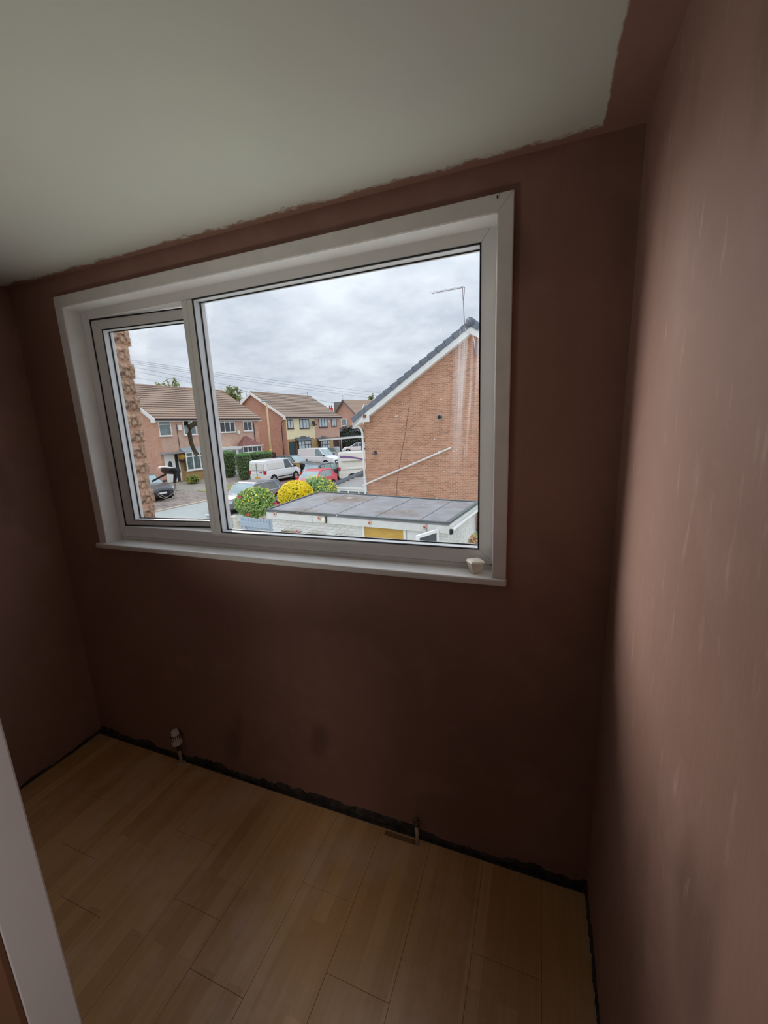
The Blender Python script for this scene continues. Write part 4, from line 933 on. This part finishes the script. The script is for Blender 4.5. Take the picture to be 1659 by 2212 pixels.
for sg in (-1, 1):
    e = AX + sg * (AX - EX)
    # barge board, white
    pts = [(AX, AZ - .22), (e, EZ - .22), (e, EZ - .50), (AX, AZ - .50)] if sg < 0 else [(AX, AZ - .22), (AX, AZ - .50), (e, EZ - .50), (e, EZ - .22)]
    MB().prism(pts, 'y', -.25, -.22).build('barge_board', M_WHITE, h3)
    MB().prism([(p[0], p[1]) for p in [(AX, AZ - .46), (e, EZ - .46), (e, EZ - .49), (AX, AZ - .49)]], 'y', -.22, .0).build('soffit', M_WHITE, h3)
    # verge tiles: stepped, each a piece of its own
    n = 16; L = math.hypot(AX - EX, AZ - EZ); tx, tz = sg * (AX - EX) / L, -(AZ - EZ) / L; nx_, nz_ = -tz * sg, abs(tx)
    nx_ = sg * (AZ - EZ) / L
    for i in range(n):
        a = L * i / n; b = L * (i + 1) / n + .05
        def Pq(d_, h_): return (AX + tx * d_ + nx_ * h_, AZ + tz * d_ + nz_ * h_)
        MB().prism([Pq(a, -.20), Pq(b, -.22), Pq(b, .035), Pq(a, -.02)], 'y', -.29, -.02).build('verge_tile', M_TEDGE, h3, bev=.012, seg=1)
    cov = [(AX, AZ - .03), (e, EZ - .03), (e, EZ - .12), (AX, AZ - .12)]
    MB().prism(cov, 'y', -.03, 9.2).build('roof_slope', M_TILE2, h3)
# boxed eave end with its corner
(xa, za), (xb, zb) = l3(761, 913, -.25), l3(797, 896, -.25)
MB().prism([(EX + .02, EZ - .45), (EX + .02, EZ - .22), (xb, EZ - .22 + (xb - EX) * sl), (xb, za + .0), (EX + .02 + .0, za)], 'y', -.262, -.2).build('eave_box', M_WHITE, h3)
MB().tube([(AX, -.33, AZ - .09), (AX, .4, AZ - .09), (AX, 9.2, AZ - .09)], .17, 14).build('ridge_cap', M_TEDGE, h3, smooth=True)
gx_, gz__ = l3(763, 915, -.2)
MB().tube([(gx_ + .05, -.2, gz__ + .05), (gx_ + .08, -.18, gz__ - .06), (-.12, -.1, gz__ - .24), (-.05, -.08, gz__ - .42), (-.05, -.08, .0)], .05, 10).build('downpipe', M_WHITE, h3, smooth=False)
for k in range(4): MB().box(-.12, .02, -.14, -.0, 1.2 + k * .95, 1.25 + k * .95).build('pipe_clip', M_WHITE, h3)
MB().beam((EX, -.1, EZ - .28), (EX, 9, EZ - .28), .12, .1).build('gutter', M_WHITE, h3)
# small sensor box on eave end
xa, za = l3(788, 899, -.27); MB().box(xa - .07, xa + .07, -.31, -.262, za - .07, za + .07).build('sensor_box', mat('rust_box', (138, 84, 60), .7, .1), h3)
xa2, za2 = l3(785, 914, -.27)
MB().tube([(xa, -.275, za + .55), (xa - .12, -.275, za + .3), (xa2, -.275, za2 - .04)], .018, 6).build('cable', M_WHITE, h3)
# flue vent
xa, za = l3(952, 901)
fv = thing('flue_vent', G3.world(xa, 0, za + zg3), G3.th, label='round black boiler flue terminal high on the brick gable', cat='vent')
Mr = Matrix.Rotation(PI / 2, 4, 'X')
MB().lathe([(.13, 0), (.13, .02), (.08, .022)], 18, Mr).build('wall_collar', mat('sealant_ring', (206, 186, 170), .7, .05), fv)
MB().lathe([(.088, .02), (.088, .16), (.07, .17), (.07, .10)], 18, Mr).build('flue_pipe', mat('flue_grey', (120, 120, 114), .5, .06), fv)
MB().lathe([(.066, .12), (.066, .175), (.03, .18)], 16, Mr).build('flue_mouth', M_BLACK, fv)
xa, za = l3(811, 979)
wl = thing('wall_light', G3.world(xa, 0, za + zg3), G3.th, label='small dark domed wall light low at the left of the brick gable', cat='lamp')
MB().box(-.06, .06, -.05, .01, -.04, .08).build('bracket', M_BLACK, wl); MB().lathe([(.10, -.06), (.09, -.03), (.05, .05), (.02, .07)], 12, Matrix.Translation((0, -.12, 0))).build('shade', mat('purple_grey', (96, 84, 96), .5, .1), wl)
# diagonal waste pipe
(xa, za), (xb, zb) = l3(783, 1049, -.1), l3(969, 969, -.1)
wp = thing('waste_pipe', G3.world(xa, 0, za + zg3), G3.th, label='long white waste pipe sloping up across the brick gable', cat='pipe')
MB().tube([(0, -.07, 0), (xb - xa, -.07, zb - za), (xb - xa + .06, -.05, zb - za + .03), (xb - xa + .07, .005, zb - za + .03)], .038, 10).build('pipe', M_WHITE, wp)
for k in (.12, .38, .62, .9): MB().box((xb - xa) * k - .03, (xb - xa) * k + .03, -.12, .005, (zb - za) * k - .05, (zb - za) * k + .06).build('pipe_clip', M_WHITE, wp)
# dark cable down the wall
cb = [l3(883, 880), (l3(876, 935)), l3(868, 975), l3(862, 1015), l3(857, 1045), l3(858, 1080)]
MB().tube([(x_, -.010, z_) for x_, z_ in cb], .006, 6).build('wall_cable', mat('brown_cable', (96, 74, 68), .6, .1), h3)
# television aerial on the apex
ax_, az2 = l3(1004, 708, -.28)
an = thing('tv_aerial', G3.world(ax_, -.28, az2 + zg3), G3.th, label='television aerial on a thin mast above the brick gable apex', cat='aerial')
def la3(u_, v_): x_, z_ = l3(u_, v_, -.28); return Vector((x_ - ax_, 0, z_ - az2))
M_ALU = mat('aerial_metal', (150, 142, 150), .5, .05)
MB().tube([la3(1004, 710), la3(999, 622)], .017, 8).build('mast', M_ALU, an)
pa, pb_ = la3(933, 634), la3(1004, 620)
MB().tube([pa, pb_], .012, 6).build('boom', M_ALU, an)
for k in range(16):
    q = pa.lerp(pb_, (k / 16) ** .8 if k else 0); MB().tube([q + Vector((-.02, -.14, .0)), q + Vector((.0, 0, .035)), q + Vector((.02, .14, .0))], .006, 5).build('element', M_ALU, an)
MB().tube([pb_ + Vector((0, 0, 0)), la3(1003, 636), la3(1001, 650)], .010, 6).build('aerial_lead', M_ALU, an)
MB().tube([la3(1003, 706), la3(1008, 716), la3(1021, 722), la3(1025, 738), la3(1026, 752)], .014, 6).build('lead_in_cable', M_WHITE, an)
MB().box(.34, .42, .20, .27, -1.0, -.55).build('bracket', M_ALU, an)
# lean-to porch left of the gable
px0, pz0 = l3(722, 1049, .4); px1, pz1 = l3(784, 1022, .4)
ln = thing('lean_to_porch', G3.world(0, 0, zg3), G3.th, label='white clad lean-to porch with grey tiled edge beside the downpipe', cat='porch')
zbm = l3(750, 1053, .4)[1]
MB().prism([(px0 - .1, pz0 - .02), (px1, pz1 - .02), (px1, pz1 + .14), (px0 - .1, pz0 + .12)], 'y', .3, 2.6).build('tile_edge', M_TEDGE, ln)
for i in range(5):
    z0_ = zbm + .04 + i * .1; 
    xl = px0 + max(0, (z0_ + .1 - pz0)) / max(.01, (pz1 - pz0)) * (px1 - px0)
    if xl < px1 - .1: MB().box(xl, -.05, .40, .42, z0_, z0_ + .094).build('cladding_board', mat('grey_cladding', (206, 204, 204), .7, .03), ln)
MB().box(px0, -.04, .34, .44, zbm - .07, zbm + .04).build('gutter', M_WHITE, ln); MB().box(px0 + .1, -.05, .4, .46, zbm - .12, zbm - .07).build('fascia', M_WHITE, ln)
frame_win(ln, px0 + .25, -.1, zbm - 1.2, zbm - .12, 3, M_WHITE, M_WIN, 1, y=.42, fw=.06)
MB().box(px0 + .08, -.05, .4, 2.4, 0, zbm - 1.2).build('base_wall', M_WHITE, ln); MB().box(px0 + .08, px0 + .25, .4, .5, zbm - 1.2, zbm - .1).build('corner_post', M_WHITE, ln)
# far aerials
for u_, v0, v1, D_, lb in ((533, 851, 847, 44, 'left end of the cream house ridge'), (665, 857, 849, 52, 'right end of the cream house ridge'), (741, 864, 855, 72, 'distant brick gable')):
    a, b = at_depth(u_, v0, D_), at_depth(u_ - 1.5, v1, D_); o = thing('tv_aerial', a, label='thin far television aerial on the ' + lb, cat='aerial')
    MB().tube([(0, 0, -.3), b - a], .018, 5).build('mast', M_GUT, o); MB().tube([b - a + Vector((.15, .1, .05)), b - a + Vector((-.75, -.5, -.08))], .014, 5).build('boom', M_GUT, o)

# ------------------------------------------------------------------ street lamp and wires
P = at_ground(589, 1024); Pt = at_depth(575.5, 868, (P - CAM).dot(RM.col[1]))
sl_ = thing('street_lamp', (P.x, P.y, gz(P.x, P.y)), label='tan concrete street lamp post with yellow band beside the hedge', cat='lamp')
q = Pt - sl_.location
MB().tube([(0, 0, 0), q * .5, q], .1, 10, rs=[.13, .10, .07]).build('post', M_TAN, sl_, smooth=True)
MB().tube([q * .31, q * .345], .125, 10).build('yellow_band', mat('yellow_band', (222, 190, 70), .7, .05), sl_, label='yellow band round the post')
MB().tube([q + Vector((.35, .15, .12)), q + Vector((0, 0, .10)), q + Vector((-.35, -.25, .06))], .06, 8, rs=[.05, .10, .08]).build('lamp_head', mat('grey_lamp_head', (170, 174, 178), .5, .05), sl_)
Mwire = mat('overhead_wire', (120, 128, 140), .6, .02)
for i, (a, b, pos) in enumerate((((255, 774), (830, 850), 'topmost'), ((255, 777.5), (830, 857), 'second from top'), ((255, 781), (830, 863), 'third from top'), ((255, 786), (600, 849), 'middle, dropping behind the cream house'), ((255, 794), (545, 849), 'dropping to the left end of the cream house ridge'), ((255, 806), (350, 824), 'lowest, ending at the pebbledashed roof'), ((676, 862), (760, 872), 'low, right of the cream house ridge'))):
    A_, B_ = at_depth(*a, 34), at_depth(*b, 48); mid = (A_ + B_) / 2 - Vector((0, 0, .12))
    o = MB().tube([A_, A_.lerp(mid, .5) - Vector((0, 0, .03)), mid, mid.lerp(B_, .5) - Vector((0, 0, .03)), B_], .012, 5).build('overhead_wire', Mwire, label='thin overhead wire across the sky, ' + pos, cat='wire', group='overhead wires')

# ------------------------------------------------------------------ gate pier among the cars
P = at_ground(642, 1026); gpz = thing('gate_pier', (P.x, P.y, gz(P.x, P.y)), math.radians(-7), label='buff brick gate pier between the black car and the white van', cat='pillar')
tp = at_depth(641, 997, (P - CAM).dot(RM.col[1])).z - gpz.location.z
MB().box(-.22, .22, -.22, .22, 0, tp - .1).build('pier', M_BRY, gpz); MB().box(-.28, .28, -.28, .28, tp - .1, tp).build('cap', M_KERB, gpz)
MB().box(-2.4, -.22, -.1, .1, 0, tp * .55).build('low_wall', M_BRY, gpz)

# ------------------------------------------------------------------ vehicles
M_TYRE = mat('tyre_rubber', (32, 32, 34), .85, .1); M_RIM = mat('alloy_rim', (176, 178, 182), .35, .1, metal=.6); M_ARCH = mat('wheel_arch_dark', (18, 18, 20), .9, .05)
M_CG = mat('car_glass', (150, 170, 172), .05, .25, vscale=1.6, spec=1.0); M_CGD = mat('car_glass_dark', (70, 84, 90), .05, .25, vscale=1.6, spec=1.0)
M_RED = mat('tail_lamp_red', (190, 40, 44), .2, .05); M_HEAD = mat('headlamp_clear', (216, 226, 232), .1, .05); M_PLY = mat('yellow_plate', (238, 176, 50), .5, .03); M_PLW = mat('white_plate', (240, 240, 236), .5, .03)
M_TRIMB = mat('black_trim', (34, 36, 40), .5, .05)
def paint(name, c, metal=.0, rough=.28): return mat(name, c, rough, .02, metal=metal, spec=.6, coat=.5)
PROF = {  # fractions of length (front = +): hood front, windscreen base, windscreen top, roof rear, tail base ; heights as fraction of H
    'hatch': dict(nose=.49, hood=.44, wb=.22, wt=.03, rr=-.36, tb=-.46, hh=.60, bh=.64, th=.66, gl=[(-.30, -.09), (-.075, .17)]),
    'estate': dict(nose=.49, hood=.43, wb=.20, wt=.03, rr=-.38, tb=-.47, hh=.60, bh=.63, th=.64, gl=[(-.36, -.27), (-.26, -.09), (-.075, .16)]),
    'suv': dict(nose=.49, hood=.44, wb=.22, wt=.07, rr=-.38, tb=-.47, hh=.62, bh=.63, th=.64, gl=[(-.36, -.27), (-.26, -.08), (-.065, .18)]),
    'smallvan': dict(nose=.49, hood=.44, wb=.30, wt=.13, rr=-.485, tb=-.495, hh=.54, bh=.58, th=.58, gl=[(.02, .24)]),
    'bigvan': dict(nose=.49, hood=.45, wb=.36, wt=.25, rr=-.49, tb=-.495, hh=.50, bh=.52, th=.52, gl=[(.18, .32)]),
}
def vehicle(name, label, cat, P, heading, L, W, Hh, style, pm, gm=M_CG, plate=None, rails=False, chrome=False, extra=None, wheel_r=.31, gs=None):
    p = PROF[style]; o = thing(name, (P[0], P[1], gz(P[0], P[1])), heading, label=label, cat=cat)
    w2 = W / 2; zl = .20; van = 'van' in style
    X = lambda f_: f_ * L
    # lower body: loft of cross sections
    st = [(-.5, .36, p['th'] * .78, .80), (-.49, .24, p['th'] * .96, .90), (-.44, .20, p['th'], .97), (-.30, .19, p['th'], 1.0), (0, .19, p['bh'], 1.0), (p['wb'], .19, p['bh'] - .01, 1.0), ((p['wb'] + p['hood']) / 2, .19, p['hh'] - .0, .985), (p['hood'], .20, p['hh'] - .05, .94), (.485, .22, p['hh'] - .14, .84), (.50, .30, p['hh'] - .22, .74)]
    rings = []
    for fx, z0_, zt_, wf_ in st:
        zt = zt_ * Hh; z0_ *= 1.0; ww = w2 * wf_; zm = z0_ + (zt - z0_) * .55
        half = [(ww * .80, z0_), (ww * .97, z0_ + .10), (ww, zm - .05), (ww * .985, zm + .08), (ww * .95, zt - .07), (ww * .86, zt), (ww * .45, zt + .02)]
        rings.append([Vector((X(fx), -y_, z_)) for y_, z_ in half] + [Vector((X(fx), y_, z_)) for y_, z_ in half[::-1]])
    MB().loft(rings).build('body', pm, o, smooth=False, bev=.03, seg=2)
    # greenhouse
    wbt, wrf = w2 * .93, w2 * (.78 if not van else .86)
    zb_ = (p['bh'] - .03) * Hh; zr = Hh
    gpts = [(X(p['wb']), zb_), (X(p['wt']) + .05, zr - .07), (X(p['wt']) - .12, zr - .015), (X((p['wt'] + p['rr']) / 2), zr), (X(p['rr']) + .2, zr - .03), (X(p['rr']), zr - .09), (X(p['tb']), zb_)]
    def hw_at(z): k = (z - zb_) / (zr - zb_); return wbt + (wrf - wbt) * k
    def gh(pts, extra_w=0): return [Vector((x_, -hw_at(z_) - extra_w, z_)) for x_, z_ in pts], [Vector((x_, hw_at(z_) + extra_w, z_)) for x_, z_ in pts]
    Lp, Rp = gh(gpts); n_ = len(gpts)
    MB().add(Lp + Rp, [tuple(range(n_)), tuple(range(n_, 2 * n_))[::-1]] + [(i, (i + 1) % n_, n_ + (i + 1) % n_, n_ + i) for i in range(n_)]).build('roof_and_pillars', pm, o, bev=.045, seg=3)
    # screens
    def screen(A_, B_, nm, inset=.07, lo=.03, hi=.06, g_=gm):
        (xa, za), (xb, zb2) = A_, B_; d_ = Vector((xb - xa, 0, zb2 - za)); nrm = Vector((-d_.z, 0, d_.x)).normalized()
        if nrm.x * (1 if xa > 0 else -1) < 0: nrm = -nrm
        a = Vector((xa, 0, za)) + d_ * lo + nrm * .012; b = Vector((xa, 0, za)) + d_ * (1 - hi) + nrm * .012
        ha, hb_ = hw_at(a.z) - inset, hw_at(b.z) - inset
        q = [Vector((a.x, -ha, a.z)), Vector((a.x, ha, a.z)), Vector((b.x, hb_, b.z)), Vector((b.x, -hb_, b.z))]
        return MB().add(q + [v_ - nrm * .03 for v_ in q], [(0, 1, 2, 3), (4, 5, 6, 7), (0, 1, 5, 4), (1, 2, 6, 5), (2, 3, 7, 6), (3, 0, 4, 7)]).build(nm, g_, o)
    screen(gpts[0], gpts[1], 'windscreen')
    if not van: screen(gpts[6], gpts[5], 'rear_window', .09, .12, .02)
    # side windows
    ztop = zr - .10
    for sd in (-1, 1):
        for (a, b) in p['gl']:
            def xlim_front(z): k = (z - zb_) / (zr - .07 - zb_); return X(p['wb']) + (X(p['wt']) + .05 - X(p['wb'])) * k - .07
            def xlim_rear(z): k = (z - zb_) / (zr - .09 - zb_); return X(p['tb']) + (X(p['rr']) - X(p['tb'])) * k + .10
            z0_, z1_ = zb_ + .04, ztop
            q2 = [(max(X(a), xlim_rear(z0_)), z0_), (min(X(b), xlim_front(z0_)), z0_), (min(X(b), xlim_front(z1_)), z1_), (max(X(a), xlim_rear(z1_)), z1_)]
            if q2[2][0] - q2[3][0] < .05: q2[2] = (q2[3][0] + .05, z1_)
            q = [Vector((x_, sd * (hw_at(z_) + .008), z_)) for x_, z_ in q2]
            MB().add(q + [v_ - Vector((0, sd * .03, 0)) for v_ in q], [(0, 1, 2, 3), (4, 5, 6, 7), (0, 1, 5, 4), (1, 2, 6, 5), (2, 3, 7, 6), (3, 0, 4, 7)]).build('side_window', gs or gm, o)
        # mirror
        mx_ = X(p['wb']) - .12; MB().box(mx_ - .06, mx_ + .06, sd * (w2 - .04) - .0, sd * (w2 + .16), zb_ + .02, zb_ + .18).build('wing_mirror', pm if not van else M_TRIMB, o, bev=.02)
        # wheels
        for wx in (.305, -.30):
            xw = X(wx); Mw = Matrix.Translation((xw, sd * (w2 - .20), wheel_r)) @ Matrix.Rotation(-sd * PI / 2, 4, 'X')
            MB().lathe([(wheel_r + .06, .05), (wheel_r + .06, .202), (.05, .203)], 20, Mw).build('wheel_arch', M_ARCH, o)
            wh = MB().lathe([(wheel_r * .6, .02), (wheel_r, .04), (wheel_r, .19), (wheel_r * .94, .212), (wheel_r * .68, .214), (wheel_r * .66, .19)], 22, Mw).build('wheel', M_TYRE, o)
            MB().lathe([(wheel_r * .66, .17), (wheel_r * .64, .216), (wheel_r * .5, .205), (.06, .208), (.04, .218)], 10, Mw).build('rim', M_RIM, wh)
        # lamps
        MB().box(X(.425), X(.484), sd * w2 * .56, sd * w2 * .90, (p['hh'] - .20) * Hh, (p['hh'] - .11) * Hh).build('headlamp', M_HEAD, o, bev=.02)
        th_ = .16 if van else .10
        MB().box(X(-.503) - .0, X(-.47), sd * w2 * .72, sd * w2 * (.90 if not van else .95), p['th'] * Hh - .14 - th_, p['th'] * Hh - .02 - .0).build('tail_lamp', M_RED, o, bev=.02)
        MB().box(X(-.2), X(.2), sd * (w2 - .01), sd * (w2 + .012), .40, .47).build('side_moulding', M_TRIMB if van else pm, o, bev=.008)
        for (a, b) in (p['gl'] if not van else []):
            MB().box(X(a) + .06, X(a) + .22, sd * (w2 - .03), sd * (w2 + .015), zb_ - .10, zb_ - .07).build('door_handle', M_RIM if chrome else pm, o)
    MB().box(X(.47), X(.502), -w2 * .5, w2 * .5, .30, (p['hh'] - .2) * Hh).build('grille', M_TRIMB, o, bev=.02)
    MB().box(X(.498), X(.507), -.26, .26, .38, .49).build('number_plate', M_PLW, o); MB().box(X(-.507), X(-.498), -.26, .26, .50 if not van else .44, .61 if not van else .55).build('number_plate', M_PLY, o)
    MB().box(X(-.505), X(.495), -w2 * .8, w2 * .8, .16, .24).build('underbody', M_ARCH, o)
    if chrome:
        for sd in (-1, 1):
            a, b = p['gl'][0][0], p['gl'][-1][1]; z0_, z1_ = zb_ + .015, zr - .075
            arc = [(X(b), z0_), (X(b) - .42, z1_ - .02), (X(p['wt']) - .3, z1_), (X((p['wt'] + p['rr']) / 2), z1_), (X(p['rr']) + .35, z1_ - .05), (X(a) - .0, z0_ + .12), (X(a) + .05, z0_), (X(b), z0_)]
            MB().tube([(x_, sd * (hw_at(z_) + .015), z_) for x_, z_ in arc], .016, 6).build('chrome_strip', mat('chrome', (226, 228, 232), .15, .02, metal=.9), o, label='bright chrome strip round the side windows')
    if extra: extra(o, w2, Hh, L, X, zb_, zr, hw_at)
    return o
R83 = math.radians(83)
def place(u_, v_, heading, fx, sy, L, W):
    """ground point (u,v) is the car's point at fx*L forward, sy*W/2 to its left"""
    P = at_ground(u_, v_); c, s = math.cos(heading), math.sin(heading)
    return (P.x - (fx * L * c - sy * W / 2 * s), P.y - (fx * L * s + sy * W / 2 * c))
# black hatchback on the left drive, facing the road
hd = math.radians(-12); vehicle('car', 'black hatchback on the block-paved drive below the security camera, nose outward', 'car', place(384, 1077, hd, .5, 1, 4.2, 1.8), hd, 4.2, 1.8, 1.5, 'hatch', paint('black_paint', (52, 58, 64)), M_CG)
# small white van, rear towards us
def van_rear(o, w2, Hh, L, X, zb_, zr, hw_at):
    MB().box(X(-.512), X(-.499), -.006, .006, .45, Hh - .22).build('door_gap', mat('panel_gap', (150, 150, 148), .7, .03), o)
    pg = mat('pressed_panel', (232, 232, 226), .35, .03)
    for s_ in (-1, 1): MB().box(X(-.505), X(-.497), s_ * .06 if s_ > 0 else -w2 * .76, w2 * .76 if s_ > 0 else -.06, Hh * .58, Hh * .88).build('door_panel', pg, o, bev=.02)
    for s_ in (-1, 1): MB().box(X(-.42), X(-.02), s_ * (w2 * .93), s_ * (w2 * .952), Hh * .60, Hh * .86).build('side_panel', pg, o, bev=.02)
    MB().box(X(-.515), X(-.5), -.5, -.32, Hh * .50, Hh * .52).build('door_handle', M_TRIMB, o)
hd = R83; vehicle('van', 'small white panel van parked on the road, rear doors towards the window', 'van', place(577, 1049, hd, -.5, -1, 4.3, 1.8), hd, 4.3, 1.8, 1.82, 'smallvan', paint('van_white', (238, 238, 238)), M_CGD, extra=van_rear)
# silver-grey estate nearest
hd = R83 + PI; vehicle('car', 'silver grey car with chrome window line parked behind the round green shrub', 'car', place(609, 1086, hd, -.36, 1, 4.5, 1.82), hd, 4.5, 1.82, 1.45, 'estate', paint('silver_paint', (112, 114, 126), .2), M_CG, chrome=True, gs=mat('car_side_glass', (104, 120, 124), .05, .2, vscale=1.6, spec=.8))
# red hatchback
hd = R83 + PI + .05; vehicle('car', 'red hatchback parked behind the yellow flowering shrub', 'car', place(733, 1052, hd, -.5, 1, 3.8, 1.7), hd, 3.8, 1.7, 1.48, 'hatch', paint('red_paint', (212, 60, 76)), M_CG)
# black suv, nose to the right
hd = math.radians(-5); vehicle('car', 'black sport utility car on the drive left of the buff gate pier', 'car', place(652, 1024, hd, .36, -1, 4.5, 1.85), hd, 4.5, 1.85, 1.62, 'suv', paint('black_paint_suv', (40, 44, 52)), M_CG)
# second white van, nose to the right
vehicle('van', 'white van standing behind the black sport utility car, windscreen to the right', 'van', place(719, 1009, hd, .5, -1, 4.5, 1.85), hd, 4.5, 1.85, 1.9, 'smallvan', paint('van_white', (238, 238, 238)), M_CG)
vehicle('car', 'white hatchback between the second white van and the tall van', 'car', place(749, 994, hd, .5, -1, 4.2, 1.8), hd, 4.2, 1.8, 1.55, 'hatch', paint('van_white', (238, 238, 238)), M_CG)
# dark blue estate
hd = R83 - .02; vehicle('car', 'dark blue-black estate car parked beyond the red hatchback', 'car', place(688, 1047, hd, -.5, -1, 4.6, 1.8), hd, 4.6, 1.8, 1.5, 'estate', paint('navy_paint', (50, 60, 72)), M_CG)
# tall white van with purple swoosh
def swoosh(o, w2, Hh, L, X, zb_, zr, hw_at):
    mp = mat('purple_stripe', (128, 100, 150), .4, .03); mb = MB(); n_ = 12; pts = []
    for i in range(n_ + 1):
        k = i / n_; x_ = X(-.47) + k * 2.2; z_ = Hh * (.85 - .17 * k * k); pts.append((x_, z_, .05 + .05 * (1 - k)))
    vs_ = []
    for x_, z_, h_ in pts:
        for dz in (h_, -h_): vs_.append((x_, -(hw_at(z_ + dz) + .006), z_ + dz))
    mb.add(vs_, [(2 * i, 2 * i + 2, 2 * i + 3, 2 * i + 1) for i in range(n_)]).build('purple_stripe', mp, o, label='purple curved stripe')
    for zz_ in (.42, .70): MB().box(X(-.45), X(.1), -(w2 * 1.003), -(w2 * .9), Hh * zz_, Hh * zz_ + .02).build('body_crease', mat('panel_gap', (150, 150, 148)), o)
hd = math.radians(28); vehicle('van', 'tall white van with a curved purple stripe beside the white downpipe', 'van', place(733, 1041, hd, -.5, -1, 5.4, 2.0), hd, 5.4, 2.0, 2.35, 'bigvan', paint('van_cream_white', (232, 232, 222)), M_CG, extra=swoosh)
# far white car
hd = math.radians(205); vehicle('car', 'white car far off under the carport edge, nose to the left', 'car', place(741, 979, hd, .5, 1, 4.2, 1.75), hd, 4.2, 1.75, 1.5, 'hatch', paint('van_white', (238, 238, 238)), M_CGD)
